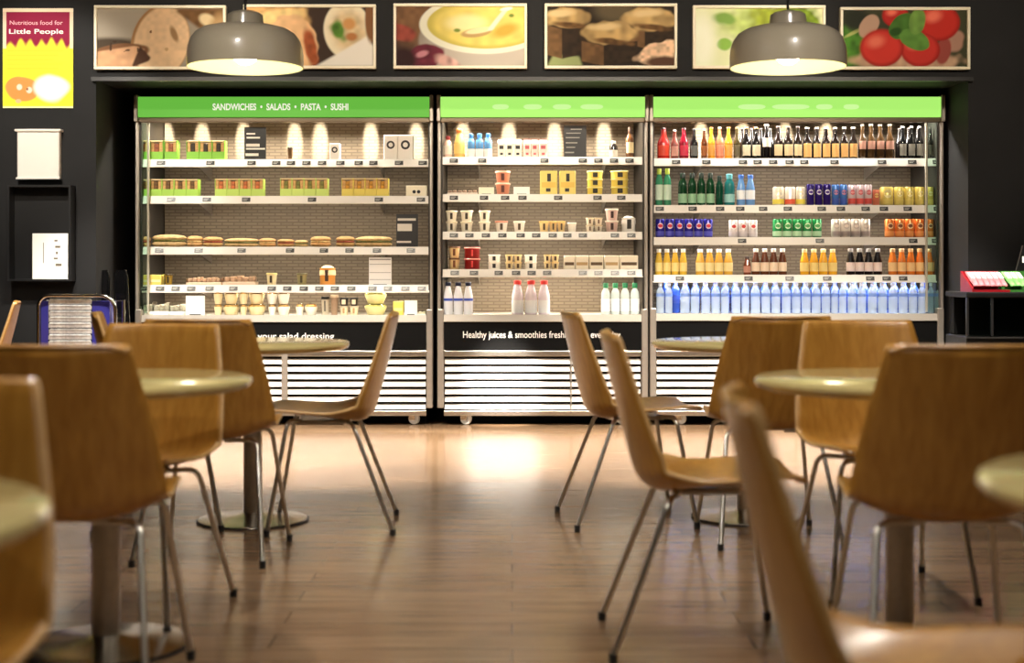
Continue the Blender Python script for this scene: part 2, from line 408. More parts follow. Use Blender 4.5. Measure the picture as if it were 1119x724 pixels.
BOT = {  # profiles (radius fraction, height fraction); cap start; label range
 'water': ([(.80, 0), (.98, .015), (.98, .12), (.93, .15), (.98, .18), (.98, .56), (.9, .62), (.98, .66), (.9, .74), (.55, .83), (.42, .86), (.42, .90)], .90, .46, (.30, .54)),
 'beer': ([(.85, 0), (1, .02), (1, .50), (.9, .58), (.55, .70), (.42, .80), (.38, .95), (.44, .955), (.44, .96)], .955, .46, (.10, .44)),
 'wine': ([(.88, 0), (1, .02), (1, .58), (.85, .66), (.42, .76), (.36, .80), (.36, .93)], .80, .42, (.15, .5)),
 'juice': ([(.85, 0), (1, .02), (1, .50), (.92, .56), (.60, .80), (.52, .86), (.52, .88)], .87, .60, (.14, .48)),
 'round': ([(.85, 0), (1, .02), (1, .62), (.88, .72), (.52, .82), (.5, .86)], .84, .58, (.15, .56)),
 'milk': ([(.9, 0), (1, .02), (1, .50), (.96, .58), (.6, .82), (.5, .86), (.5, .9)], .88, .62, (.42, .50)),
}
def bottle(style, w, h, cbody, ccap, clabel, alpha=1.0, lab=None):
    prof, cz, cr, lr = BOT[style]; lr = lab or lr; r = w / 2
    def mk():
        b = MB().lathe([(r * a, h * z) for a, z in prof], 16).mesh('body', [colmat(cbody, 0.12, alpha=alpha, coat=0.5)], True)
        c = MB().lathe([(r * cr, h * cz), (r * cr, h * .985), (r * cr * .85, h)], 14).mesh('cap', [colmat(ccap, 0.35)], True)
        l = None
        if clabel:
            rad = 1.015
            l = MB()
            if style in ('beer', 'wine'):
                n = 8; vs = [(r * rad * math.sin(a), -r * rad * math.cos(a), z) for z in (h * lr[0], h * lr[1]) for a in [math.radians(-58 + 116 * k / n) for k in range(n + 1)]]
                l.add(vs, [(k, k + 1, n + 2 + k, n + 1 + k) for k in range(n)])
            else: l.lathe([(r * rad, h * lr[0]), (r * rad, h * lr[1])], 16, cap=False)
            l = l.mesh('label', [colmat(clabel, 0.45)], True)
        return [('body', b), ('cap', c)] + ([('label', l)] if l else [])
    return cached(('bottle', style, q(w), q(h), cbody, ccap, clabel, alpha, lab), mk)
def front_disc(r, h, zc, rr, mi, seg=14, sx=1.0):
    """disc wrapped on the front of a cylinder of radius r"""
    m = MB(); vs = [(0, -r, zc)]
    for i in range(seg):
        a = 2 * PI * i / seg; x = rr * sx * math.cos(a); th = x / r
        vs.append((r * math.sin(th), -r * math.cos(th), zc + rr * math.sin(a)))
    return m.add(vs, [(0, 1 + i, 1 + (i + 1) % seg) for i in range(seg)], mi)
def can(w, h, cbody, clogo, clogo2=None, band=None):
    r = w / 2
    def mk():
        b = MB().lathe([(r * .82, 0), (r, .05 * h), (r, .93 * h), (r * .88, .985 * h)], 18).mesh('body', [colmat(cbody, 0.25, metal=0.25)], True)
        l = MB().lathe([(r * .86, .984 * h), (r * .88, h), (r * .8, h), (r * .78, .988 * h)], 18).mesh('can_lid', [CHROME], True)
        out = [('body', b), ('can_lid', l)]
        if band: out.append(('printed_band', MB().lathe([(r * 1.01, .08 * h), (r * 1.01, .34 * h)], 18, cap=False).mesh('printed_band', [colmat(band, .35)], True)))
        if clogo:
            m = front_disc(r * 1.02, h, .62 * h, r * .66, 0); ms = [colmat(clogo, .4)]
            if clogo2:
                d = front_disc(r * 1.035, h, .62 * h, r * .38, 1, sx=1.2); m.add(d.v, d.f, 1); ms.append(colmat(clogo2, .4))
            out.append(('logo', m.mesh('logo', ms)))
        return out
    return cached(('can', q(w), q(h), cbody, clogo, clogo2, band), mk)
def carton(w, h, cbody, ctop, cmark):
    d = w
    def mk():
        b = MB().box(-w / 2, w / 2, -d / 2, d / 2, 0, h * .76, 0, .003).mesh('carton', [colmat(cbody, .5)])
        g = MB().extrude_x([(-d / 2, h * .76), (d / 2, h * .76), (0.004, h * .93), (0.004, h), (-0.004, h), (-0.004, h * .93)], -w / 2, w / 2).mesh('gable_top', [colmat(ctop, .5)])
        m = MB().box(-w * .28, w * .28, -d / 2 - .001, -d / 2 + .001, h * .46, h * .64).box(-w * .18, w * .2, -d / 2 - .001, -d / 2 + .001, h * .14, h * .26).mesh('printed_mark', [colmat(cmark, .5)])
        return [('carton', b), ('gable_top', g), ('printed_mark', m)]
    return cached(('carton', q(w), q(h), cbody, ctop, cmark), mk)
def pot(w, h, cbody, clid, cmark, shape='taper', markw=.22):
    r = w / 2
    def mk():
        rb = .78 if shape == 'taper' else .95
        b = MB().lathe([(r * rb * .95, 0), (r * rb, h * .04), (r * .95, h * .86), (r, h * .88)], 18).mesh('cup', [colmat(cbody, .35)], True)
        if shape == 'dome':
            lp = [(r * 1.03, h * .5), (r * 1.0, h * .72), (r * .75, h * .92), (r * .35, h)]
        else:
            lp = [(r * 1.04, h * .86), (r * 1.04, h * .95), (r * .98, h), (r * .5, h * .99)]
        l = MB().lathe(lp, 18).mesh('lid', [colmat(clid, .3)], True)
        out = [('cup', b), ('lid', l)]
        if cmark:
            rm = r * (rb + (.95 - rb) * .5) + .004
            m = MB().box(-r * markw, r * markw, -r * 1.0 - .001, -r * .9, h * .2, h * .78, 0, .003)
            out.append(('printed_mark', m.mesh('printed_mark', [colmat(cmark, .5)])))
        return out
    return cached(('pot', q(w), q(h), cbody, clid, cmark, shape, markw), mk)
def sandwich_pack(w, h, ccard, cfill, ctop=(222, 200, 150)):
    d = .075
    def mk():
        c = MB().box(-w / 2, w / 2, -d / 2, d / 2, 0, h * .42, 0, .002).box(-w / 2, -w / 2 + .003, -d / 2, d / 2, h * .42, h).box(w / 2 - .003, w / 2, -d / 2, d / 2, h * .42, h).mesh('card_sleeve', [colmat(ccard, .5)])
        b = MB()
        x0, x1 = -w / 2 + .004, w / 2 - .004; ww = (x1 - x0)
        b.box(x0, x0 + ww * .3, -d / 2 + .006, d / 2 - .004, h * .40, h * .9, 0, .004).box(x0 + ww * .68, x1, -d / 2 + .006, d / 2 - .004, h * .40, h * .9, 0, .004)
        bm = b.mesh('bread', [mat('sandwich_bread', (214, 172, 112), .8, noise=.2, nscale=60)])
        fl = MB().box(x0 + ww * .3, x0 + ww * .68, -d / 2 + .003, d / 2 - .006, h * .40, h * .84, 0, .004).mesh('filling', [mat('filling_%d_%d_%d' % cfill, cfill, .6, noise=.4, nscale=70)])
        tp = MB().box(-w / 2, w / 2, -d / 2, d / 2, h * .92, h, 0, .002).mesh('top_flap', [colmat(ctop, .5)])
        return [('card_sleeve', c), ('bread', bm), ('filling', fl), ('top_flap', tp)]
    return cached(('sand', q(w), q(h), ccard, cfill, ctop), mk)
def baguette(w, h, cb, cf):
    d = .075
    def loaf(z0, z1, seedv, m, nm, sq=1.0):
        n, s = 14, 12; vs = []; fs = []
        rnd = random.Random(seedv)
        for i in range(n + 1):
            t = i / n; x = -w / 2 + w * t
            e = (1 - abs(2 * t - 1) ** 3.2) ** .5 if 0 < t < 1 else 0.12
            e = max(e, .12) * (1 + .07 * math.sin(9 * t + seedv) + rnd.uniform(-.03, .03))
            for j in range(s):
                a = 2 * PI * j / s
                vs.append((x, d / 2 * e * sq * math.cos(a), (z0 + z1) / 2 + (z1 - z0) / 2 * min(e, 1) * math.sin(a)))
        for i in range(n):
            for j in range(s):
                k = (j + 1) % s
                fs.append((i * s + j, i * s + k, (i + 1) * s + k, (i + 1) * s + j))
        fs.append(tuple(range(s))); fs.append(tuple(range(n * s, n * s + s)))
        return MB().add(vs, fs).mesh(nm, [m], True)
    def mk():
        bm = mat('crust_%d_%d_%d' % cb, cb, .6, noise=.25, nscale=30)
        return [('bottom_half', loaf(0, h * .55, 1.3, bm, 'bottom_half')), ('filling', loaf(h * .36, h * .62, 2.1, mat('filling_%d_%d_%d' % cf, cf, .6, noise=.4, nscale=70), 'filling', 1.07)),
                ('top_half', loaf(h * .46, h, 4.2, bm, 'top_half'))]
    return cached(('bag', q(w), q(h), cb, cf), mk)
def tray_pack(w, h, cbase, cfood, n):
    d = .11
    def mk():
        b = MB().box(-w / 2, w / 2, -d / 2, d / 2, 0, h * .3, 0, .003).mesh('tray_base', [colmat(cbase, .35)])
        fm = MB(); st = w * .94 / n
        for i in range(n):
            fm.box(-w * .47 + st * i + .002, -w * .47 + st * (i + 1) - .002, -d * .44, d * .44, h * .28, h * (.72 + .12 * ((i * 7) % 3) / 2), 0, .006)
        fo = fm.mesh('food_pieces', [mat('food_%d_%d_%d' % cfood, cfood, .6, noise=.35, nscale=40)])
        l = MB().extrude_x([(-d / 2, h * .3), (-d * .46, h), (d * .46, h), (d / 2, h * .3)], -w / 2, w / 2).mesh('clear_lid', [CLEAR])
        return [('tray_base', b), ('food_pieces', fo), ('clear_lid', l)]
    return cached(('tray', q(w), q(h), cbase, cfood, n), mk)
def bowl(w, h, cbody, cfood):
    r = w / 2
    def mk():
        b = MB().lathe([(r * .66, 0), (r * .72, h * .03), (r * .97, h * .6), (r, h * .76), (r * .95, h * .76), (r * .9, h * .70)], 20).mesh('cup', [colmat(cbody, .3, noise=.12)], True)
        fo = MB().lathe([(r * .93, h * .70), (r * .8, h * .86), (r * .4, h * .93), (.001, h * .94)], 16).mesh('salad_filling', [mat('salad_%d_%d_%d' % cfood, cfood, .6, noise=.5, nscale=55)], True)
        l = MB().lathe([(r * 1.02, h * .76), (r * .98, h * .84), (r * .8, h), (.001, h)], 20, cap=False).mesh('clear_lid', [CLEAR], True)
        return [('cup', b), ('salad_filling', fo), ('clear_lid', l)]
    return cached(('bowl', q(w), q(h), cbody, cfood), mk)
def card_sign(w, h, cbg, cln, rows, tilt=0.0):
    def mk():
        c = MB().box(-w / 2, w / 2, -.003, .003, 0, h).mesh('card', [colmat(cbg, .45)])
        l = MB()
        rnd = random.Random(int(w * 1e4))
        for z, a, b, t in rows:
            l.box(-w / 2 + w * a, -w / 2 + w * b, -.0042, -.003, h * (z - t / 2), h * (z + t / 2))
        s = MB().box(-w * .3, w * .3, -.004, .05, 0, .006).mesh('stand_foot', [colmat((60, 60, 58), .4)])
        out = [('card', c), ('stand_foot', s)]
        if rows: out.append(('printed_lines', l.mesh('printed_lines', [colmat(cln, .5)])))
        return out
    return cached(('card', q(w), q(h), cbg, cln, tuple(rows)), mk)
def box_pack(w, h, cbody, cface, cmark, d=.08):
    def mk():
        b = MB().box(-w / 2, w / 2, -d / 2, d / 2, 0, h, 0, .004).mesh('carton', [colmat(cbody, .45)])
        out = [('carton', b)]
        if cface: out.append(('front_band', MB().box(-w * .42, w * .42, -d / 2 - .0012, -d / 2 + .002, h * .3, h * .52).mesh('front_band', [colmat(cface, .5)])))
        if cmark:
            m = MB(); 
            m.box(-w * .09, w * .12, -d / 2 - .0025, -d / 2 + .002, h * .55, h * .88).box(-w * .16, w * .1, -d / 2 - .0025, -d / 2 + .002, h * .12, h * .26)
            out.append(('printed_mark', m.mesh('printed_mark', [colmat(cmark, .5)])))
        return out
    return cached(('box', q(w), q(h), cbody, cface, cmark, d), mk)

def put(name, parts, X, Y, Z, label, cat, group=None, rz=0.0):
    t = thing(name, label, cat, (X, Y, Z), rz, group)
    for nm, me in parts: link(nm, me, t)
    return t

def row(key, shelf, name, cat, desc, spans, ytop, builder, group=None, depth=.07, back=0.0, ybase=None, zoff=None, where=None):
    """spans: list of (x0, x1) or (x0, x1, ytop) in photograph columns"""
    f = FR[key]; z = f['z'][shelf]
    if shelf == 4: z = z - 0.001
    else: z = z - 0.002
    if ybase is not None: z = WZ(ybase, YF + .12)
    n = len(spans); objs = []
    for i, sp in enumerate(spans):
        yt = sp[2] if len(sp) > 2 else ytop
        w0 = (sp[1] - sp[0]) * (YF + .12) / F
        dd = depth if depth else w0
        Y = YF + (0.078 if shelf < 4 else 0.05) + dd / 2 + back
        X = WX((sp[0] + sp[1]) / 2, Y); w = (sp[1] - sp[0]) * Y / F * 0.985
        h = max(0.02, WZ(yt, Y) - z)
        base = where or ('%s shelf, %s' % (SHELF[shelf], f['desc']))
        lb = ('%s %s from the left, %s' % (ORD[i], desc, base)) if n > 1 else ('%s, %s' % (desc, base))
        b = builder(w, h, i) if callable(builder) else builder
        objs.append(put(name, b, X, Y, z, lb, cat, group if n > 1 else None))
    return objs
def steps(x0, x1, n, gap=0.0):
    s = (x1 - x0) / n
    return [(x0 + s * i + gap / 2, x0 + s * (i + 1) - gap / 2) for i in range(n)]
def stack(key, shelf, name, cat, desc, spans, ytop, tiers, builder, depth=None):
    """stacked pots: tiers of equal height between the shelf and ytop"""
    f = FR[key]; z = f['z'][shelf] - .002
    words = {1: [''], 2: ['lower', 'upper'], 3: ['lower', 'middle', 'upper']}[tiers]
    n = len(spans)
    for i, (a, b) in enumerate(spans):
        w0 = (b - a) * (YF + .12) / F
        Y = YF + .078 + (depth or w0) / 2; X = WX((a + b) / 2, Y); w = (b - a) * Y / F * .96
        H = WZ(ytop, Y) - z; h = H / tiers
        for k in range(tiers):
            if n > 1: lb = '%s%s of the %s %ss from the left, %s shelf, %s' % ((words[k] + ' ') if words[k] else '', 'one' if False else 'in stack ' + '', '', desc, SHELF[shelf], f['desc'])
            pos = ('%s ' % ORD[i] if n > 1 else '')
            lb = '%s%s%s from left, %s shelf, %s' % ((words[k] + ' ') if words[k] else '', pos, desc, SHELF[shelf], f['desc']) if n > 1 else '%s%s, %s shelf, %s' % ((words[k] + ' ') if words[k] else '', desc, SHELF[shelf], f['desc'])
            put(name, builder(w, h * .995), X, Y, z + h * k, lb, cat, (desc + 's stacked on the shelf') if n * tiers > 1 else None)

LIME = (140, 206, 66); PALELIME = (196, 226, 110); YEL = (240, 226, 110)
CREAM = (240, 224, 176); OFF = (240, 236, 222)
# ---- sandwich fridge, top shelf
row('left', 0, 'sandwich_pack', 'sandwich', 'green-banded ham sandwich pack', [(151, 164), (165, 180), (181, 195)], 154, lambda w, h, i: sandwich_pack(w, h, LIME, (150, 84, 50)), 'green sandwich packs behind the glass end')
row('left', 0, 'sandwich_pack', 'sandwich', 'green-banded dark-filled sandwich pack', steps(205, 247, 3), 154, lambda w, h, i: sandwich_pack(w, h, LIME, (52, 40, 26)), 'dark-filled sandwich packs')
MENU = [(.80, .1, .5, .05), (.68, .1, .72, .05), (.45, .08, .7, .09), (.34, .08, .95, .05), (.16, .05, .65, .08)]
row('left', 0, 'menu_card', 'menu card', 'upright black menu card with white lines', [(267, 291)], 139, lambda w, h, i: card_sign(w, h, (12, 12, 12), (230, 226, 214), MENU), depth=.03)
row('left', 0, 'sauce_pot', 'pot', 'tiny dark brown sauce pot', [(314, 320)], 161, lambda w, h, i: pot(w, h, (90, 66, 40), (60, 44, 30), None), depth=None)
def ring_box(w, h, n=1):
    def mk():
        d = .08
        b = MB().box(-w / 2, w / 2, -d / 2, d / 2, 0, h, 0, .003).mesh('carton', [colmat((250, 246, 236), .5)])
        r = min(w * .3, .034)
        m = MB().lathe([(r * .55, 0), (r, 0), (r, .001), (r * .55, .001), (r * .55, 0)], 18, cap=False); m.xf(Matrix.Translation((0, -d / 2 - .0008, h * .6)) @ Matrix.Rotation(PI / 2, 4, 'X'))
        return [('carton', b), ('ring_logo', m.mesh('ring_logo', [colmat((34, 28, 24), .5)]))]
    return cached(('ring', q(w), q(h)), mk)
row('left', 0, 'snack_box', 'box', 'small white box with a dark ring', [(361, 372)], 157, lambda w, h, i: ring_box(w, h))
row('left', 0, 'snack_box', 'box', 'white carton with a dark ring', [(420, 435), (435, 452)], 148, lambda w, h, i: ring_box(w, h), 'white ring cartons')
# second shelf
row('left', 1, 'sandwich_pack', 'sandwich', 'lime sandwich pack in the end block', steps(152, 218, 5), 196, lambda w, h, i: sandwich_pack(w, h, (176, 222, 90), (110, 76, 34)), 'lime sandwich packs')
row('left', 1, 'sandwich_pack', 'sandwich', 'pale lime salmon sandwich pack', steps(236, 289, 4), 195.5, lambda w, h, i: sandwich_pack(w, h, PALELIME, (196, 112, 62)), 'pale lime salmon sandwich packs')
row('left', 1, 'sandwich_pack', 'sandwich', 'pale lime egg sandwich pack', steps(307, 359, 4), 195, lambda w, h, i: sandwich_pack(w, h, (206, 230, 120), (120, 120, 50)), 'pale lime egg sandwich packs')
row('left', 1, 'sandwich_pack', 'sandwich', 'yellow cheese sandwich pack', steps(374, 425, 4), 195, lambda w, h, i: sandwich_pack(w, h, (240, 222, 104), (206, 150, 50)), 'yellow sandwich packs')
def spot_box(w, h):
    def mk():
        d = .08
        b = MB().box(-w / 2, w / 2, -d / 2, d / 2, 0, h, 0, .004).mesh('carton', [colmat((248, 240, 214), .5)])
        m = MB()
        for s in (-1, 1):
            k = len(m.v); m.lathe([(.011, 0), (.011, .001)], 12); m.xf(Matrix.Translation((s * .014, -d / 2 - .0002, h * .42)) @ Matrix.Rotation(PI / 2, 4, 'X'), k)
        return [('carton', b), ('dark_spots', m.mesh('dark_spots', [colmat((20, 16, 14), .5)]))]
    return cached(('spot', q(w), q(h)), mk)
row('left', 1, 'snack_box', 'box', 'low cream box with two dark spots', [(444, 467)], 203, lambda w, h, i: spot_box(w, h))
# third shelf: filled baguettes
row('left', 2, 'filled_baguette', 'baguette', 'filled baguette', [(151, 165), (166, 204, 256), (204, 222, 257.5), (222, 244, 258.5), (245, 283, 260), (283, 302, 260), (303, 322, 261), (322, 337, 262), (339, 362, 258), (367, 388, 258), (388, 429, 258)], 258,
    lambda w, h, i: baguette(w, h, [(206, 166, 106), (222, 188, 132), (214, 170, 112)][i % 3], [(150, 70, 46), (98, 104, 44), (206, 178, 120)][i % 3]), 'baguettes in a row')
row('left', 2, 'menu_card', 'menu card', 'black menu card with pale strips', [(433, 457)], 234, lambda w, h, i: card_sign(w, h, (38, 38, 40), (226, 222, 212), [(.84, .06, .9, .07), (.6, .05, .72, .22), (.16, .02, .68, .06)]), depth=.03)
# fourth shelf
row('left', 3, 'snack_box', 'box', 'yellow snack box', [(152, 165), (165, 178)], 300, lambda w, h, i: box_pack(w, h, (240, 220, 110), (250, 240, 190), None), 'yellow snack boxes')
row('left', 3, 'sauce_pot', 'pot', 'dark mustard sauce pot', [(180, 189)], 299, lambda w, h, i: pot(w, h, (160, 130, 40), (70, 56, 30), (40, 32, 22)), depth=None)
row('left', 3, 'sushi_tray', 'sushi tray', 'long sushi tray with clear lid', [(205, 244, 301), (245, 281, 299)], 300, lambda w, h, i: tray_pack(w, h, (232, 206, 176), (204, 168, 138), 7 - 2 * i), 'sushi trays', depth=.11)
row('left', 3, 'dip_pot', 'pot', 'cream dip pot with dark stripe', [(291, 303)], 298, lambda w, h, i: pot(w, h, CREAM, (240, 226, 150), (60, 46, 20)), depth=None)
row('left', 3, 'dip_pot', 'pot', 'small olive green dip pot', [(324, 336)], 298, lambda w, h, i: pot(w, h, (150, 140, 96), (120, 112, 80), (70, 62, 34)), depth=None)
row('left', 3, 'fruit_pot', 'pot', 'orange domed fruit pot', [(349, 367)], 290, lambda w, h, i: pot(w, h, (222, 150, 70), (246, 222, 170), (60, 36, 18), 'dome'), depth=None)
row('left', 3, 'menu_card', 'menu card', 'white price list card', [(403, 428)], 281, lambda w, h, i: card_sign(w, h, (236, 234, 230), (150, 146, 142), [(.2, .03, .97, .02), (.45, .03, .97, .02), (.75, .03, .97, .02), (.92, .03, .97, .04)]), depth=.03)
# bottom deck
row('left', 4, 'salad_box', 'salad box', 'white lidded salad box', [(152, 169, 330), (169, 187, 329), (187, 203, 330)], 330, lambda w, h, i: tray_pack(w, h, (248, 244, 232), (242, 226, 206), 3), 'white salad boxes', depth=.11)
row('left', 4, 'blank_card', 'card', 'blank white card', [(203, 224)], 323, lambda w, h, i: card_sign(w, h, (250, 246, 236), (200, 200, 200), []), depth=.03)
LB = [(234, 243), (243.5, 262), (262.5, 270), (270.5, 291), (293, 302), (303, 317), (323, 332), (333, 347)]
lower = row('left', 4, 'salad_bowl', 'salad bowl', 'lower-tier pasta salad bowl', LB, 332, lambda w, h, i: bowl(w, h, [CREAM, (244, 238, 220)][i > 3], (206, 160, 84)), 'lower tier of salad bowls', depth=None)
zb = FR['left']['z'][4]
for i, (a, b) in enumerate([(234, 244), (244.5, 260), (261, 271), (271.5, 289), (294, 306), (306.5, 320)]):
    Y = YF + .05 + (b - a) * (YF + .1) / F / 2 + .004; X = WX((a + b) / 2, Y); w = (b - a) * Y / F * .97
    src = [0, 1, 2, 3, 4, 5][i]
    z0 = lower[src].location.z + (WZ(332, lower[src].location.y) - lower[src].location.z)
    put('salad_bowl', bowl(w, WZ(317.5, Y) - z0, [CREAM, (244, 238, 220)][i > 3], (196, 150, 74)), lower[src].location.x, lower[src].location.y, z0,
        '%s upper-tier pasta salad bowl from the left, bottom shelf, sandwich fridge' % ORD[i], 'salad bowl', 'upper tier of salad bowls')
row('left', 4, 'dressing_pot', 'pot', 'black-lidded clear dressing pot', [(351, 360)], 324, lambda w, h, i: pot(w, h, (196, 184, 160), (24, 22, 20), (90, 84, 70)), depth=None)
row('left', 4, 'dessert_pot', 'pot', 'tall brown dessert pot', [(361, 370)], 322, lambda w, h, i: pot(w, h, (158, 130, 104), (196, 172, 140), None), depth=None)
row('left', 4, 'dessert_pot', 'pot', 'lower cream dessert pot', [(371, 381), (382, 392)], 334, lambda w, h, i: pot(w, h, (240, 226, 190), (196, 180, 150), (190, 150, 100)), 'lower dessert pots', depth=None)
for i, (a, b) in enumerate([(371, 381), (382, 392)]):
    Y = YF + .05 + (b - a) * (YF + .12) / F / 2; z0 = WZ(334, Y)
    put('dessert_pot', pot((b - a) * Y / F * .96, WZ(325, Y) - z0, (48, 40, 34), (30, 28, 26), (230, 214, 180), 'taper', .45), WX((a + b) / 2, Y), Y, z0,
        '%s upper black dessert pot from the left, bottom shelf, sandwich fridge' % ORD[i], 'pot', 'upper dessert pots')
row('left', 4, 'salad_bowl', 'salad bowl', 'lower pale yellow salad bowl', [(398, 423)], 331.5, lambda w, h, i: bowl(w, h, (238, 232, 170), (220, 206, 110)), depth=None)
Y = YF + .05 + 25 * (YF + .12) / F / 2; z0 = WZ(331.5, Y)
put('salad_bowl', bowl(25 * Y / F * .96, WZ(318, Y) - z0, (238, 232, 170), (226, 212, 120)), WX(410.5, Y), Y, z0, 'upper pale yellow salad bowl, bottom shelf, sandwich fridge', 'salad bowl')
row('left', 4, 'snack_box', 'box', 'yellow carton beside white card', [(430, 441)], 329, lambda w, h, i: box_pack(w, h, (238, 222, 100), (246, 234, 150), None))
row('left', 4, 'blank_card', 'card', 'small tilted blank card', [(442, 456)], 328, lambda w, h, i: card_sign(w, h, (250, 248, 238), (200, 200, 200), []), depth=.03)
row('left', 4, 'salad_box', 'salad box', 'flat white tray by the frame', [(457, 466)], 339, lambda w, h, i: tray_pack(w, h, (246, 240, 224), (230, 214, 180), 2), depth=.11)

# ---- smoothie fridge
row('mid', 0, 'smoothie_bottle', 'bottle', 'red-capped pink smoothie bottle', [(485, 494)], 149, lambda w, h, i: bottle('round', w, h, (232, 196, 176), (120, 24, 24), (240, 226, 206)), depth=None)
row('mid', 0, 'juice_bottle', 'bottle', 'tall orange juice bottle', [(496, 508)], 141, lambda w, h, i: bottle('juice', w, h, (236, 190, 110), (214, 122, 50), (240, 206, 120)), depth=None)
row('mid', 0, 'smoothie_bottle', 'bottle', 'blue and white smoothie bottle', [(510.5, 519), (519.5, 528.5), (529, 538)], 146, lambda w, h, i: bottle('round', w, h, (86, 140, 190), (60, 120, 184), (246, 246, 244), lab=(.02, .36)), 'blue smoothie bottles', depth=None)
row('mid', 0, 'yoghurt_carton', 'carton', 'white carton with black print', [(544, 552), (552.5, 561), (561.5, 570)], 152, lambda w, h, i: carton(w, h, (246, 240, 222), (240, 232, 210), (24, 20, 18)), 'white printed cartons')
row('mid', 0, 'yoghurt_carton', 'carton', 'pink-topped carton', [(572, 580), (580.5, 588), (589, 598)], 152, lambda w, h, i: carton(w, h, (244, 216, 206), (214, 130, 134), (190, 80, 84)), 'pink cartons')
row('mid', 0, 'menu_card', 'menu card', 'tall black price board', [(616, 641)], 137, lambda w, h, i: card_sign(w, h, (38, 38, 40), (150, 148, 140), [(.88, .3, .8, .03), (.76, .1, .75, .03), (.62, .08, .7, .035), (.46, .08, .6, .035), (.32, .1, .5, .03), (.16, .05, .45, .04)]), depth=.03)
row('mid', 0, 'cream_bottle', 'bottle', 'small black-capped white bottle', [(666, 675)], 154, lambda w, h, i: bottle('round', w, h, (40, 36, 32), (230, 226, 214), (244, 240, 226), lab=(.06, .45)), depth=None)
row('mid', 0, 'wine_bottle', 'bottle', 'slim brown bottle with cream label', [(683.5, 693)], 139, lambda w, h, i: bottle('wine', w, h, (110, 70, 40), (74, 46, 30), (244, 226, 176)), depth=None)
row('mid', 1, 'dip_tray', 'tray', 'low clear dip tray', steps(489, 522, 3), 206.5, lambda w, h, i: tray_pack(w, h, (226, 216, 202), (170, 140, 120), 2), 'low dip trays', depth=.08)
row('mid', 1, 'blank_card', 'card', 'small pale price card', [(523, 540)], 204.5, lambda w, h, i: card_sign(w, h, (246, 240, 214), (200, 200, 200), []), depth=.03)
stack('mid', 1, 'fruit_pot', 'pot', 'salmon pink fruit pot', [(541, 558)], 187, 2, lambda w, h: pot(w, h, (216, 140, 110), (240, 196, 170), (90, 36, 24)))
row('mid', 1, 'blank_card', 'card', 'blank white price card', [(561, 579)], 204, lambda w, h, i: card_sign(w, h, (250, 250, 244), (200, 200, 200), []), depth=.03)
row('mid', 1, 'custard_box', 'box', 'yellow carton with dark print', [(590, 609), (611, 629)], 187, lambda w, h, i: box_pack(w, h, (240, 220, 120), (236, 200, 90), (34, 26, 14)), 'yellow printed cartons')
stack('mid', 1, 'custard_pot', 'pot', 'yellow custard pot', [(641, 659), (667, 687)], 187, 3, lambda w, h: pot(w, h, (238, 214, 100), (244, 230, 150), (40, 32, 14), 'straight', .3))
stack('mid', 2, 'yoghurt_pot', 'pot', 'white yoghurt pot', [(487, 500), (503, 517), (523, 536)], 230, 2, lambda w, h: pot(w, h, (246, 238, 216), (240, 230, 200), (60, 48, 30)))
row('mid', 2, 'yoghurt_pot', 'pot', 'short yoghurt pot with brown mark', [(541, 555), (561, 574), (589, 600), (600, 609), (609, 618)], 241.5, lambda w, h, i: pot(w, h, [(246, 236, 220), (246, 236, 220), (244, 214, 150), (240, 206, 140), (244, 214, 150)][i], [(206, 130, 104), (246, 236, 214), (240, 190, 110), (240, 190, 110), (240, 190, 110)][i], (74, 54, 26)), 'short yoghurt pots', depth=None)
row('mid', 2, 'yoghurt_pot', 'pot', 'plain white yoghurt pot', [(620, 630)], 243, lambda w, h, i: pot(w, h, (248, 242, 226), (246, 240, 226), None), depth=None)
stack('mid', 2, 'dessert_pot', 'pot', 'white twin dessert pot', [(640, 649), (649.5, 658.5)], 238, 2, lambda w, h: pot(w, h, (248, 238, 216), (220, 200, 160), (110, 80, 50)))
stack('mid', 2, 'dessert_pot', 'pot', 'rosy layered dessert pot', [(661, 676)], 228, 2, lambda w, h: pot(w, h, (228, 196, 184), (240, 230, 214), (60, 30, 26)))
row('mid', 2, 'cream_tub', 'tub', 'domed white tub with black ring', [(679, 695)], 236, lambda w, h, i: pot(w, h, (250, 248, 240), (250, 248, 240), (40, 36, 30), 'dome', .3), depth=None)
stack('mid', 3, 'dessert_pot', 'pot', 'caramel dessert pot', [(490, 503)], 269, 2, lambda w, h: pot(w, h, (240, 206, 150), (110, 70, 40), (110, 60, 20)))
stack('mid', 3, 'jelly_pot', 'pot', 'dark red jelly pot', [(507, 525)], 270, 2, lambda w, h: pot(w, h, (130, 14, 16), (206, 120, 110), (214, 60, 56), 'straight', .12))
stack('mid', 3, 'yoghurt_pot', 'pot', 'white pot with black dot', [(533, 547), (573, 587)], 278, 2, lambda w, h: pot(w, h, (250, 246, 232), (246, 240, 220), (26, 22, 18), 'straight', .26))
stack('mid', 3, 'yoghurt_pot', 'pot', 'cream pot with brown dot', [(552, 561), (561.5, 570.5), (594, 602), (602.5, 611)], 278, 2, lambda w, h: pot(w, h, (240, 220, 170), (236, 206, 140), (70, 46, 24), 'taper', .3))
row('mid', 3, 'pudding_box', 'box', 'white pudding box with dark slot', [(616, 628), (628.5, 643), (644, 659), (660, 676), (677, 697)], 279, lambda w, h, i: box_pack(w, h, (246, 238, 216), [(90, 70, 44), (190, 160, 110)][i % 2], None), 'white pudding boxes')
row('mid', 4, 'milk_bottle', 'bottle', 'white milk bottle with blue band', [(484.5, 495), (495.5, 506), (506.5, 517)], 308, lambda w, h, i: bottle('milk', w, h, (244, 244, 248), (30, 34, 60), (70, 96, 190)), 'blue-banded milk bottles', depth=None)
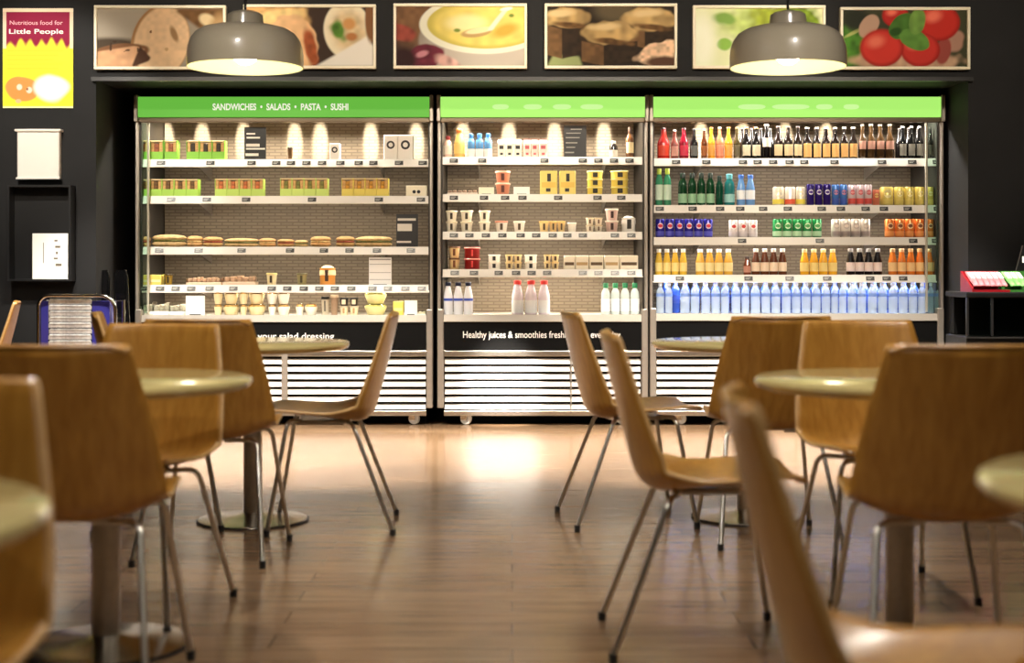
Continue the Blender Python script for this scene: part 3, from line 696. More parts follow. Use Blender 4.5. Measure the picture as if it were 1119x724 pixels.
row('mid', 4, 'milkshake_bottle', 'bottle', 'white milkshake bottle with red cap', [(559, 572), (573.5, 587), (588, 601)], 306, lambda w, h, i: bottle('milk', w, h, (244, 232, 240), (206, 60, 56), (250, 250, 250), lab=(.05, .42)), 'red-capped milkshake bottles', depth=None)
row('mid', 4, 'water_bottle', 'bottle', 'clear bottle with green cap', steps(656.5, 699, 4, .6), 309, lambda w, h, i: bottle('round', w, h, (214, 228, 224), (40, 130, 84), (240, 244, 246), lab=(.1, .5)), 'green-capped clear bottles', depth=None)

# ---- drinks fridge
def soft(cb, cl, cc=(20, 16, 16), style='beer'):
    return lambda w, h, i: bottle(style, w, h, cb, cc, cl)
row('right', 0, 'cordial_bottle', 'bottle', 'bright red pop bottle', [(718, 732)], 140, soft((176, 30, 24), (226, 74, 50), (60, 14, 14)), depth=None)
row('right', 0, 'cordial_bottle', 'bottle', 'pale pink pop bottle', [(733, 741.5)], 142, soft((120, 60, 50), (214, 160, 146), (226, 220, 210)), depth=None)
row('right', 0, 'cordial_bottle', 'bottle', 'magenta pop bottle', [(742, 752.5)], 140, soft((120, 16, 34), (206, 50, 78), (70, 14, 20)), depth=None)
row('right', 0, 'cordial_bottle', 'bottle', 'black cola bottle with grey label', [(754, 763)], 141, soft((16, 14, 14), (96, 98, 96), (30, 28, 28)), depth=None)
row('right', 0, 'cordial_bottle', 'bottle', 'dark amber bottle', [(766, 773)], 141, soft((84, 40, 14), (150, 84, 34), (220, 200, 170)), depth=None)
row('right', 0, 'cordial_bottle', 'bottle', 'orange pop bottle', [(773.3, 781.5), (791.5, 800.5)], 139, soft((226, 150, 40), (236, 170, 80), (190, 130, 60)), 'orange pop bottles', depth=None)
row('right', 0, 'cordial_bottle', 'bottle', 'salmon pop bottle', [(782, 791)], 139, soft((206, 120, 84), (232, 150, 120), (226, 200, 170)), depth=None)
row('right', 0, 'beer_bottle', 'bottle', 'dark green bottle beside the orange pop', [(801.5, 809)], 139, soft((70, 60, 34), (100, 92, 66), (180, 110, 60)), depth=None)
row('right', 0, 'beer_bottle', 'bottle', 'black beer bottle with round cream label', [(810.5, 820.5), (821, 831.5)], 139, soft((14, 11, 10), (240, 230, 200), (180, 120, 70)), 'black beers with round labels', depth=None)
row('right', 0, 'beer_bottle', 'bottle', 'black bottle with high white label', [(832, 843)], 136, lambda w, h, i: bottle('beer', w, h, (14, 12, 12), (220, 180, 160), (250, 232, 214), lab=(.35, .6)), depth=None)
row('right', 0, 'beer_bottle', 'bottle', 'brown ale bottle with cream label', [(845, 855.5), (856, 866.5), (867, 876.5)], 138, soft((26, 17, 11), (238, 214, 170), (60, 40, 30)), 'brown ales', depth=None)
row('right', 0, 'beer_bottle', 'bottle', 'beer bottle with tall orange label', [(877, 887), (888, 897), (898, 907.5), (908, 917), (918, 927), (927.5, 937)], 139, lambda w, h, i: bottle('beer', w, h, (22, 14, 10), (200, 190, 170), (244, 192, 120), lab=(.06, .48)), 'beers with orange labels', depth=None)
row('right', 0, 'beer_bottle', 'bottle', 'amber bottle with pink label', [(938, 946.5), (947, 956.5), (957, 966.5), (967, 977)], 136, lambda w, h, i: bottle('beer', w, h, (66, 46, 24), (130, 120, 100), (206, 158, 140), lab=(.28, .52)), 'amber bottles with pink labels', depth=None)
row('right', 0, 'beer_bottle', 'bottle', 'black bottle with silver label', [(982, 990.5), (991.5, 1000), (1000.5, 1009)], 138, lambda w, h, i: bottle('beer', w, h, (14, 14, 14), (200, 196, 186), (140, 138, 130), lab=(.1, .46)), 'black bottles with silver labels', depth=None)
row('right', 0, 'beer_bottle', 'bottle', 'dark bottle behind the glass end', [(1013, 1020), (1020.5, 1027)], 139, soft((18, 14, 12), (70, 62, 54), (90, 84, 76)), 'dark bottles behind the glass end', depth=None)
row('right', 0, 'beer_bottle', 'bottle', 'dark bottle in second row', steps(806, 1008, 20, .5), 140, lambda w, h, i: bottle('beer', w, h, (12, 10, 9), (40, 32, 26), None), 'second row of dark bottles', depth=None, back=.09)
row('right', 1, 'water_bottle', 'bottle', 'green mineral water bottle', [(716, 724.5), (725, 733.5)], 184, soft((70, 160, 120), (214, 240, 220), (190, 214, 80), 'round'), 'green mineral waters', depth=None)
row('right', 1, 'water_bottle', 'bottle', 'dark green bottle with pale label', [(741, 751), (751.5, 761), (761.5, 771), (771.5, 781)], 189, lambda w, h, i: bottle('round', w, h, (16, 60, 34), (12, 34, 22), (150, 196, 160), lab=(.08, .36)), 'dark green bottles', depth=None)
row('right', 1, 'water_bottle', 'bottle', 'deep green unlabelled bottle', [(782, 790.5)], 192, lambda w, h, i: bottle('round', w, h, (14, 66, 48), (12, 40, 30), None), depth=None)
row('right', 1, 'water_bottle', 'bottle', 'teal bottle with pale label', [(791, 803)], 190, lambda w, h, i: bottle('round', w, h, (40, 120, 120), (100, 180, 190), (150, 206, 204), lab=(.1, .36)), depth=None)
row('right', 1, 'sports_bottle', 'bottle', 'blue and white sports bottle', [(805, 814.5), (815, 825)], 191, lambda w, h, i: bottle('milk', w, h, (110, 160, 220), (70, 120, 210), (236, 244, 252), lab=(.2, .5)), 'blue sports bottles', depth=None)
def cans(cb, cl, c2=None, band=None): return lambda w, h, i: can(w, h, cb, cl, c2, band)
row('right', 1, 'drink_can', 'can', 'white can with yellow band', [(844, 857), (869.5, 880)], 204, cans((244, 236, 216), (250, 240, 214), None, (240, 222, 90)), 'white and yellow cans', depth=None)
row('right', 1, 'drink_can', 'can', 'white can with red band', [(857.5, 869)], 204, cans((246, 238, 226), None, None, (226, 96, 70)), depth=None)
row('right', 1, 'drink_can', 'can', 'navy can with white print', steps(881, 908, 3, .4), 201, cans((44, 26, 110), (236, 230, 246), (70, 40, 140)), 'navy cans', depth=None)
row('right', 1, 'drink_can', 'can', 'slim blue can', steps(908.5, 926, 2, .4), 201.5, cans((80, 130, 206), (196, 130, 160), None, (60, 90, 180)), 'slim blue cans', depth=None)
row('right', 1, 'drink_can', 'can', 'red can with white top', steps(926.5, 953, 3, .4), 201.5, cans((240, 220, 226), (214, 70, 90), (240, 160, 160), (226, 90, 84)), 'red and white cans', depth=None)
row('right', 1, 'drink_can', 'can', 'small coral can', [(953.5, 961)], 207, cans((226, 130, 100), (240, 214, 130)), depth=None)
row('right', 1, 'drink_can', 'can', 'yellow lemonade can', [(961.5, 976), (977, 987.5), (988, 998.5), (999.5, 1010), (1012, 1020), (1020.5, 1028)], 204, cans((240, 220, 120), (246, 236, 180), None, (226, 206, 110)), 'yellow lemonade cans', depth=None)
row('right', 2, 'drink_can', 'can', 'blue cola can', steps(716, 779, 6, .5), 239, cans((40, 34, 150), (246, 226, 236), (220, 60, 80), (90, 90, 200)), 'blue cola cans', depth=None)
row('right', 2, 'drink_can', 'can', 'silver cola can', steps(796, 828, 3, .5), 240, cans((236, 228, 228), (250, 244, 244), (206, 60, 60), (214, 206, 210)), 'silver cola cans', depth=None)
row('right', 2, 'drink_can', 'can', 'green lemon-lime can', steps(844, 898, 5, .5), 239, cans((34, 140, 74), (226, 246, 214), (80, 180, 100), (190, 230, 190)), 'green lemon-lime cans', depth=None)
row('right', 2, 'drink_can', 'can', 'white patterned can', steps(908, 951, 4, .5), 239, cans((244, 236, 226), (190, 180, 176), (240, 230, 220), (170, 158, 154)), 'white patterned cans', depth=None)
row('right', 2, 'drink_can', 'can', 'orange soda can', [(964, 967.5)] and steps(966.5, 1010, 4, .5) + [(1012, 1020), (1020.5, 1028)], 239, cans((232, 130, 60), (250, 220, 170), (120, 70, 40), (240, 160, 90)), 'orange soda cans', depth=None)
def jb(cb, cl, cc): return lambda w, h, i: bottle('juice', w, h, cb, cc, cl)
row('right', 3, 'juice_bottle', 'bottle', 'yellow apple juice bottle', steps(715.5, 751, 4, .4), 272, jb((236, 194, 70), (250, 228, 150), (244, 240, 230)), 'apple juices', depth=None)
row('right', 3, 'juice_bottle', 'bottle', 'golden mango juice bottle', steps(760, 801, 4, .4), 272, jb((236, 184, 74), (250, 234, 170), (246, 240, 230)), 'mango juices', depth=None)
row('right', 3, 'juice_bottle', 'bottle', 'small pink guava bottle', [(812.5, 820.5)], 280, jb((120, 60, 40), (206, 150, 130), (60, 40, 34)), depth=None)
row('right', 3, 'juice_bottle', 'bottle', 'brown chocolate drink bottle', steps(821, 860, 4, .4), 271.5, jb((92, 50, 30), (250, 230, 206), (240, 230, 220)), 'chocolate drinks', depth=None)
row('right', 3, 'juice_bottle', 'bottle', 'amber orange juice bottle', steps(874, 915, 4, .4), 272, jb((236, 172, 40), (246, 220, 140), (230, 210, 150)), 'amber orange juices', depth=None)
row('right', 3, 'juice_bottle', 'bottle', 'blackcurrant bottle with white label', steps(924.5, 964, 4, .4), 271.5, jb((20, 14, 16), (246, 228, 222), (170, 166, 160)), 'blackcurrant drinks', depth=None)
row('right', 3, 'juice_bottle', 'bottle', 'deep orange carrot juice bottle', steps(970.5, 1010, 4, .4) + [(1012, 1019.5), (1020, 1028)], 271.5, jb((230, 124, 44), (250, 210, 150), (220, 180, 130)), 'carrot juices', depth=None)
WB = [(717, 726), (726.5, 735), (743, 754), (754.5, 764.5), (766, 776.5), (777, 787), (787.5, 797), (799, 809.5), (810, 819), (820, 831), (831.5, 842), (842.5, 853), (854, 864.5), (865, 875), (875.5, 886), (886.5, 897), (897.5, 907.5), (908, 916), (916.5, 925), (926, 936), (936.5, 946.5), (948, 958.5), (959, 969.5), (970.5, 981), (981.5, 992), (992.5, 1002.5), (1003, 1012.5), (1013.5, 1020.5), (1021, 1028)]
WAT = lambda w, h, i: bottle('water', w, h, (206, 222, 240), (240, 244, 250), (120, 150, 214), .55, (.56, .66))
row('right', 4, 'water_bottle', 'bottle', 'clear blue-tinted water bottle', WB, 309, WAT, 'front row of water bottles', depth=None)
row('right', 4, 'water_bottle', 'bottle', 'deep blue bottle in second row', steps(722, 1026, 28, .5), 306, lambda w, h, i: bottle('water', w, h, (42, 66, 142), (70, 92, 170), (36, 56, 134)), 'second row of water bottles', depth=None, back=.085)

# ------------------------------------------------------------------ chairs
def chair_parts():
    NU, NV = 18, 34
    ctrl = [(.222, .425, .174), (.212, .438, .186), (.15, .442, .198), (.03, .430, .209), (-.06, .414, .219), (-.13, .406, .226), (-.178, .434, .229), (-.204, .51, .227), (-.230, .61, .215), (-.256, .715, .194), (-.273, .795, .177), (-.275, .80, .172)]
    # Catmull-Rom resample
    P = [Vector(c) for c in ctrl]; pts = []
    segs = len(P) - 1
    for k in range(NV + 1):
        t = k / NV * segs; i = min(int(t), segs - 1); u = t - i
        p0, p1, p2, p3 = P[max(i - 1, 0)], P[i], P[i + 1], P[min(i + 2, segs)]
        pts.append(0.5 * ((2 * p1) + (p2 - p0) * u + (2 * p0 - 5 * p1 + 4 * p2 - p3) * u * u + (3 * p1 - p0 - 3 * p2 + p3) * u ** 3))
    vs = []; fs = []
    for k, p in enumerate(pts):
        t = k / NV
        back = min(1, max(0, (t - .42) / .2)); bend = math.exp(-((t - .47) / .12) ** 2)
        for j in range(NU + 1):
            u = -1 + 2 * j / NU
            x = p.x + (.064 - .042 * min(1, max(0, (t - .55) / .45))) * back * u * u + .012 * bend * u * u
            z = p.y + .012 * (1 - back) * u * u + .048 * bend * abs(u) ** 2.6
            if t > .97: z -= .012 * max(0, abs(u) - .75) / .25
            vs.append((x, p.z * u, z))
    for k in range(NV):
        for j in range(NU):
            a = k * (NU + 1) + j
            fs.append((a, a + 1, a + NU + 2, a + NU + 1))
    me = bpy.data.meshes.new('seat_shell'); me.from_pydata(vs, [], fs)
    me.materials.append(WOODFACE); me.materials.append(WOODEDGE)
    me.polygons.foreach_set('use_smooth', [True] * len(fs)); me.update()
    r = .0078
    legs = []
    for sx, sy in ((1, 1), (1, -1), (-1, 1), (-1, -1)):
        top = Vector((.08 if sx > 0 else -.08, .05 * sy, .404 if sx > 0 else .392)); k1 = Vector((.125 if sx > 0 else -.115, .165 * sy, .412 if sx > 0 else .398)); foot = Vector((.195 if sx > 0 else -.262, .215 * sy, .012))
        d = (foot - k1).normalized(); e = (k1 - top).normalized()
        pl = [top]
        for q_ in range(7):
            u = q_ / 6; a = k1 - e * .035; b_ = k1 + d * .035
            pl.append((1 - u) ** 2 * a + 2 * u * (1 - u) * k1 + u * u * b_)
        pl.append(foot)
        legs.append((MB().tube(pl, r, 10).mesh('leg', [LEGSTEEL], True), MB().tube([foot + Vector((0, 0, -.012)), foot + Vector((0, 0, .012))], .011, 10).mesh('foot_glide', [RUBBER], True)))
    fr = MB().box(-.10, .10, -.09, .09, .394, .408, 0, .004)
    fm = fr.mesh('seat_frame', [STEEL])
    return me, legs, fm
SHELL, LEGS, SEATFRAME = chair_parts()
def chair(px, s, face, label, dx=0.0):
    Y = DIST(s); X = WX(px, Y); a = math.radians(face)
    t = thing('cafe_chair', label, 'chair', (X + .275 * math.cos(a), Y + .275 * math.sin(a), 0), a, 'wooden cafe chairs')
    o = link('seat_shell', SHELL, t)
    sd = o.modifiers.new('thickness', 'SOLIDIFY'); sd.thickness = .011; sd.offset = 0; sd.material_offset_rim = 1; sd.use_rim = True
    for lm, gm in LEGS:
        l = link('leg', lm, t); link('foot_glide', gm, l)
    link('seat_frame', SEATFRAME, t)
    return t
chair(435, 288, 183, 'wooden chair in profile, facing left, below the salad dressing lettering')
chair(616, 284, 8, 'small distant wooden chair in profile, facing right, in front of the smoothie fridge')
chair(100, 290, 14, 'wooden chair mostly hidden, only its slanted back edge shows beside the tray rack')
chair(214, 337, 88, 'dark wooden chair, back to viewer, tucked under the far table below sandwich fridge')
chair(856, 317, 93, 'dark wooden chair, back to viewer, at the far table below the drinks fridge')
chair(183, 364, -101, 'pale wooden chair facing viewer, behind the middle table below the salads')
chair(934, 341, -86, 'pale wooden chair facing viewer, behind the middle table below the water bottles')
chair(49, 508, 91, 'large dark wooden chair, back to viewer, with the leaflet box above it')
chair(1062, 508, 89, 'large dark wooden chair, back to viewer, in front of the black counter')
chair(-78, 725, -90, 'blurred wooden chair cut by the frame edge, facing viewer behind nearest table corner')
chair(658, 418, 0, 'wooden chair in profile, facing right, standing mid-floor closer than its twin')
chair(792, 820, -6, 'nearest blurred wooden chair in profile, its glossy seat along the bottom edge')
chair(22, 213, 199, 'distant wooden chair sliver in profile beneath the leaflet box')

# ------------------------------------------------------------------ tables
ZT = .69
def table(X, Y, label):
    t = thing('cafe_table', label, 'table', (X, Y, 0), 0, 'round cafe tables')
    R = .372
    MB().lathe([(.001, ZT - .028), (R - .02, ZT - .028), (R - .006, ZT - .022), (R, ZT - .012), (R - .002, ZT - .004), (R - .008, ZT), (.001, ZT)], 64, cap=False).build('table_top', CREAMTOP, t, True)
    MB().lathe([(.036, .018), (.036, ZT - .05), (.05, ZT - .04), (.05, ZT - .034)], 28).build('column', STEEL, t, True)
    MB().lathe([(.16, ZT - .038), (.17, ZT - .034), (.17, ZT - .028), (.02, ZT - .028)], 32).build('top_plate', BLACK, t, True)
    MB().lathe([(.001, 0), (.205, 0), (.21, .004), (.208, .010), (.16, .018), (.06, .026), (.036, .034), (.001, .034)], 48, cap=False).build('base_disc', mat('polished_base', (180, 172, 160), 0.22, 1.0), t, True)
    MB().lathe([(.2105, .0005), (.214, .0005), (.214, .007), (.2105, .007), (.2105, .0005)], 48, cap=False).build('base_rim', RUBBER, t, True)
table(-1.0, 5.49, 'far round cream table holding the chair under the salad dressing lettering')
table(.915, 5.56, 'far round cream table below the drinks fridge, overlapped by two chairs')
table(-1.045, 3.66, 'round cream table between the large dark chair and pale chair, below sandwich fridge')
table(1.0, 3.67, 'round cream table between the dark and pale chairs below the drinks fridge')
table(-.915, 1.62, 'blurred cream table corner cut by the frame, under the leaflet box side')
table(1.0, 1.87, 'blurred cream table corner above the nearest glossy seat')

# ------------------------------------------------------------------ pendant lamps
def pendant(px, label):
    Y = DIST(250); X = WX(px, Y); zr = WZ(74, Y); R = 63 * Y / F
    t = thing('pendant_lamp', label, 'lamp', (X, Y, zr), 0, 'pendant lamps')
    h1 = WZ(29, Y) - zr; h2 = WZ(12, Y) - zr
    prof = [(R, 0), (R * 1.0, h1 * .28), (R * .985, h1 * .48), (R * .94, h1 * .67), (R * .86, h1 * .82), (R * .74, h1 * .92), (R * .58, h1 * .98), (R * .36, h1), (.001, h1)]
    MB().lathe(prof, 48, cap=False).build('shade', mat('grey_lamp_enamel', (186, 174, 152), 0.3, coat=0.5), t, True)
    inn = [(R * .985, .001), (R * .985, h1 * .28), (R * .97, h1 * .47), (R * .92, h1 * .65), (R * .84, h1 * .8), (R * .6, h1 * .93), (.001, h1 * .95)]
    MB().lathe(inn, 48, cap=False).build('shade_lining', mat('cream_lining', (214, 214, 172), 0.5), t, True)
    MB().lathe([(R * .33, h1 - .004), (R * .30, h1 + (h2 - h1) * .75), (R * .24, h2 * .97), (R * .12, h2), (.001, h2)], 32, cap=False).build('shade_cap', mat('grey_lamp_enamel', (186, 174, 152)), t, True)
    MB().tube([(0, 0, h2 - .005), (0, 0, RZ - zr - .03)], .006, 8).build('cord', RUBBER, t, True)
    MB().lathe([(.06, RZ - zr - .035), (.06, RZ - zr), (.001, RZ - zr)], 24).build('ceiling_rose', BLACK, t, True)
    b = MB()
    n = 10
    b.lathe([(.001, .012)] + [(.062 * math.sin(PI * k / n), .074 - .062 * math.cos(PI * k / n)) for k in range(1, n)] + [(.03, .136)], 24, cap=False)
    b.build('bulb', mat('glowing_bulb', (255, 238, 205), 0.4, emit=18.0), t, True)
    L = bpy.data.lights.new('pendant_light', 'POINT'); L.energy = 3.2; L.color = (1, .88, .66); L.shadow_soft_size = .05
    o = bpy.data.objects.new('pendant_light', L); COL.objects.link(o); o.location = (X, Y, zr + .004)
    return t
pendant(268, 'grey dome pendant lamp hanging before the bread and wrap pictures')
pendant(861, 'grey dome pendant lamp hanging before the salad leaf picture')

# ------------------------------------------------------------------ pictures (printed food photographs in white frames)
def smooth(a, b, x):
    t = np.clip((x - a) / (b - a), 0, 1); return t * t * (3 - 2 * t)
def vnoise(X, Y, s, seed):
    rs = np.random.RandomState(seed); g = rs.rand(40, 80)
    x = np.clip(X * s, 0, 78.9); y = np.clip(Y * s, 0, 38.9); i = x.astype(int); j = y.astype(int); u = x - i; v = y - j
    u = u * u * (3 - 2 * u); v = v * v * (3 - 2 * v)
    return (g[j, i] * (1 - u) + g[j, i + 1] * u) * (1 - v) + (g[j + 1, i] * (1 - u) + g[j + 1, i + 1] * u) * v
class Canvas:
    """X runs 0..asp, Y 0 (bottom) .. 1 (top)"""
    def __init__(s, asp, nx, ny, bg):
        s.asp = asp; s.nx, s.ny = nx, ny
        s.X, s.Y = np.meshgrid(np.linspace(0, asp, nx + 1), np.linspace(0, 1, ny + 1))
        s.C = np.ones(s.X.shape + (3,)) * np.array(lin(bg))
    def blend(s, mask, col, n=0.0, sc=12, seed=1):
        c = np.ones(s.C.shape) * np.array(lin(col))
        if n: c = c * (1 + n * (2 * vnoise(s.X, s.Y, sc, seed) - 1))[..., None]
        m = np.clip(mask, 0, 1)[..., None]; s.C = s.C * (1 - m) + c * m
    def ell(s, cx, cy, rx, ry, col, rot=0, soft=.06, wob=0.0, n=0.0, sc=12, seed=1):
        a = math.radians(rot); dx, dy = s.X - cx, s.Y - cy
        u = (dx * math.cos(a) + dy * math.sin(a)) / rx; v = (-dx * math.sin(a) + dy * math.cos(a)) / ry
        d = np.sqrt(u * u + v * v)
        if wob: d = d + wob * (vnoise(s.X, s.Y, 9, seed + 7) - .5)
        s.blend(1 - smooth(1 - soft, 1 + soft, d), col, n, sc, seed)
    def poly(s, pts, col, soft=.015, n=0.0, sc=12, seed=1):
        """convex polygon, counter-clockwise"""
        m = np.ones(s.X.shape)
        for i in range(len(pts)):
            (x0, y0), (x1, y1) = pts[i], pts[(i + 1) % len(pts)]
            L = math.hypot(x1 - x0, y1 - y0)
            d = ((x1 - x0) * (s.Y - y0) - (y1 - y0) * (s.X - x0)) / L
            m = m * smooth(-soft, soft, d)
        s.blend(m, col, n, sc, seed)
    def rect(s, x0, x1, y0, y1, col, soft=.01, **k): s.poly([(x0, y0), (x1, y0), (x1, y1), (x0, y1)], col, soft, **k)
    def mesh(s, name, w, h):
        nx, ny = s.nx, s.ny
        vs = [((x / s.asp - .5) * w, 0, (y - .5) * h) for x, y in zip(s.X.ravel(), s.Y.ravel())]
        fs = [(j * (nx + 1) + i, j * (nx + 1) + i + 1, (j + 1) * (nx + 1) + i + 1, (j + 1) * (nx + 1) + i) for j in range(ny) for i in range(nx)]
        me = bpy.data.meshes.new(name); me.from_pydata(vs, [], fs)
        at = me.color_attributes.new('print', 'FLOAT_COLOR', 'POINT')
        at.data.foreach_set('color', np.concatenate([np.clip(s.C, 0, 1), np.ones(s.X.shape + (1,))], -1).ravel())
        me.materials.append(PRINT); me.update()
        return me
def cv(bg): return Canvas(2.0, 170, 84, bg)
def art_bread():
    c = cv((150, 140, 124)); c.ell(.35, .75, .6, .45, (168, 158, 142), soft=.5); c.ell(.2, .38, .5, .12, (70, 58, 44), soft=.4)
    c.ell(1.0, .42, .46, .66, (158, 116, 74), -12, .03); c.ell(1.02, .42, .43, .62, (222, 188, 148), -12, .05, n=.1, sc=16)
    c.ell(1.22, .56, .05, .14, (150, 116, 78), 20, .4); c.ell(.85, .6, .02, .025, (120, 84, 50)); c.ell(1.1, .3, .03, .03, (196, 158, 116))
    c.poly([(1.25, .95), (1.75, .55), (2, .6), (2, 1), (1.3, 1)], (110, 78, 44), .04, n=.3); c.ell(1.75, .8, .14, .1, (226, 204, 160), -30, .3); c.ell(1.95, .5, .2, .4, (184, 150, 104), 0, .3)
    c.ell(.32, .22, .5, .17, (120, 82, 52), 8, .08, .1); c.poly([(0, 0), (.6, 0), (.75, .3), (.6, .36), (0, .26)], (206, 160, 120), .02, n=.15); c.poly([(.58, 0), (.82, .1), (.85, .16), (.68, .36), (.55, .02)], (74, 46, 28), .02)
    c.blend(.8 * (vnoise(c.X, c.Y, 14, 4) > .86) * (c.Y < .45) * (c.Y > .25) * (c.X < .7), (60, 40, 26))
    return c
def art_wrap():
    c = cv((60, 44, 34)); c.ell(.2, .6, .8, .6, (214, 170, 110), 10, .1, .2, n=.25); c.ell(.55, .85, .35, .13, (236, 206, 140), 8, .3, .3, n=.2)
    c.ell(.75, .4, .38, .5, (226, 182, 134), 20, .06, .15, n=.12); c.ell(1.02, .3, .1, .32, (150, 76, 40), 10, .3, .3, n=.4)
    c.ell(1.6, .6, .38, .5, (238, 226, 196), 8, .05); c.ell(1.58, .62, .28, .32, (214, 190, 146), 8, .3, .3, n=.2)
    c.ell(1.45, .6, .12, .17, (80, 122, 40), 20, .4, .6, n=.4); c.ell(1.62, .72, .1, .1, (206, 150, 90), 0, .4); c.ell(1.66, .5, .09, .07, (180, 120, 70), 0, .4)
    c.poly([(1.1, 0), (2, .0), (2, .35), (1.9, .5)], (238, 232, 220), .03); c.ell(1.97, .8, .1, .4, (130, 88, 52), 0, .2)
    return c
def art_soup():
    c = cv((74, 52, 40)); c.ell(.3, .75, .35, .4, (122, 88, 58), 0, .5, .3, n=.3); c.ell(.1, .55, .2, .14, (150, 70, 56), -20, .2, .3, n=.3)
    c.ell(1.35, .42, 1.0, .72, (150, 140, 128), 0, .03); c.ell(1.35, .30, .86, .5, (196, 186, 172), 0, .3)
    c.ell(1.38, .70, 1.02, .50, (238, 236, 214), 0, .02); c.ell(1.40, .71, .92, .42, (206, 190, 90), 0, .02); c.ell(1.42, .71, .84, .37, (232, 212, 112), 0, .1, n=.12, sc=8)
    c.ell(1.1, .72, .3, .14, (246, 236, 170), 0, .5); c.ell(1.7, .6, .2, .1, (206, 170, 70), 20, .5); c.ell(.95, .6, .05, .03, (120, 140, 60), 0, .4); c.ell(1.8, .85, .04, .03, (120, 140, 60), 0, .4)
    c.ell(1.25, .56, .24, .075, (190, 156, 100), 8, .15); c.ell(1.3, .6, .22, .05, (240, 226, 170), 10, .2); c.poly([(1.42, .6), (1.5, .6), (1.75, .95), (1.7, .98), (1.55, .8)], (226, 226, 206), .02); c.ell(1.72, .96, .1, .03, (240, 240, 226), 10, .2)
    c.ell(.45, .16, .3, .2, (110, 40, 56), 15, .1, .2, n=.3); c.ell(.4, .2, .1, .05, (206, 140, 150), 20, .4); c.ell(.8, .07, .2, .1, (214, 170, 160), -20, .3, .4, n=.5); c.ell(.1, .1, .2, .2, (50, 24, 24), 0, .3)
    return c
def art_cake():
    c = cv((40, 30, 20)); c.ell(1.05, .95, .3, .2, (96, 84, 60), 0, .5)
    def cube(x0, x1, y0, y1, yt, seed):
        xm = x0 + (x1 - x0) * .4
        c.poly([(x0, y0 + .08), (xm, y0), (xm, y1 - .08), (x0, y1)], (112, 82, 50), .015, n=.3, sc=14, seed=seed)
        c.poly([(xm, y0), (x1, y0 + .1), (x1, y1), (xm, y1 - .08)], (48, 34, 20), .015, n=.3, sc=14, seed=seed + 1)
        c.ell((x0 + x1) / 2, (y1 + yt) / 2 - .02, (x1 - x0) * .5, (yt - y1) * .62, (188, 156, 102), 0, .12, .25, n=.35, sc=10, seed=seed + 2)
        c.ell((x0 + x1) / 2 + .06, y1 - .01, (x1 - x0) * .36, .05, (104, 74, 40), -6, .4, .4, n=.4, sc=14, seed=seed + 3)
        c.ell((x0 + x1) / 2 - .08, yt - .08, (x1 - x0) * .26, .06, (226, 200, 146), 4, .5, .4, seed=seed + 4)
    c.poly([(0, 0), (.55, 0), (.5, .16), (.1, .2)], (156, 166, 110), .03)
    cube(-.05, .66, .12, .7, .97, 3); cube(1.2, 2.05, .3, .66, .97, 9); cube(.54, 1.42, 0.0, .42, .74, 15)
    c.ell(1.8, .2, .4, .2, (226, 190, 156), 15, .1, .4, n=.35, sc=20, seed=30); c.ell(1.85, .06, .3, .1, (90, 60, 44), 0, .3)
    return c
def art_leaf():
    c = cv((226, 232, 186)); c.ell(.9, .75, .5, .35, (186, 206, 120), 0, .5, .5, n=.2); c.ell(1.3, .8, .4, .3, (146, 160, 50), 0, .3, .6, n=.35); c.ell(1.7, .7, .3, .4, (120, 146, 40), 10, .3, .5, n=.4)
    c.ell(1.5, .5, .16, .3, (206, 214, 110), 40, .4); c.ell(.45, .82, .16, .1, (130, 170, 80), 0, .4, .5); c.ell(.47, .38, .12, .1, (140, 186, 80), 0, .2, .4); c.ell(.1, .4, .2, .5, (246, 250, 226), 0, .6)
    c.ell(1.3, .2, .6, .2, (214, 222, 160), 0, .5)
    return c
def art_tomato():
    c = cv((60, 62, 40)); c.ell(.1, .3, .3, .4, (76, 130, 40), 0, .3, .6, n=.4); c.ell(.2, .62, .2, .03, (180, 190, 110), 30, .4); c.ell(.2, .85, .2, .2, (40, 44, 30), 0, .4)
    c.ell(1.0, .1, .85, .2, (196, 160, 130), 0, .2, .3, n=.2)
    c.ell(.42, .72, .14, .22, (196, 160, 136), -30, .1, .1); c.ell(1.8, .45, .14, .2, (170, 130, 110), -20, .2, .2); c.ell(1.62, .28, .12, .24, (150, 70, 60), -10, .15)
    def tom(x, y, r, col):
        c.ell(x, y, r * 1.05, r, (140, 20, 16), 0, .06); c.ell(x - .01, y + .01, r * .98, r * .93, col, 0, .2); c.ell(x - r * .3, y + r * .35, r * .4, r * .3, (240, 120, 96), 20, .7)
    tom(.85, .9, .2, (190, 40, 34)); tom(1.55, .78, .32, (196, 44, 32)); tom(1.25, .3, .3, (200, 50, 40)); tom(.63, .33, .33, (214, 56, 44))
    c.ell(.95, .72, .26, .17, (70, 116, 40), 50, .06, .1, n=.2); c.ell(1.16, .48, .26, .17, (92, 140, 56), -30, .06, .1, n=.2); c.ell(1.2, .8, .13, .24, (110, 150, 66), -10, .1, .1, n=.2); c.ell(.85, .62, .1, .07, (40, 80, 24), 20, .3)
    return c
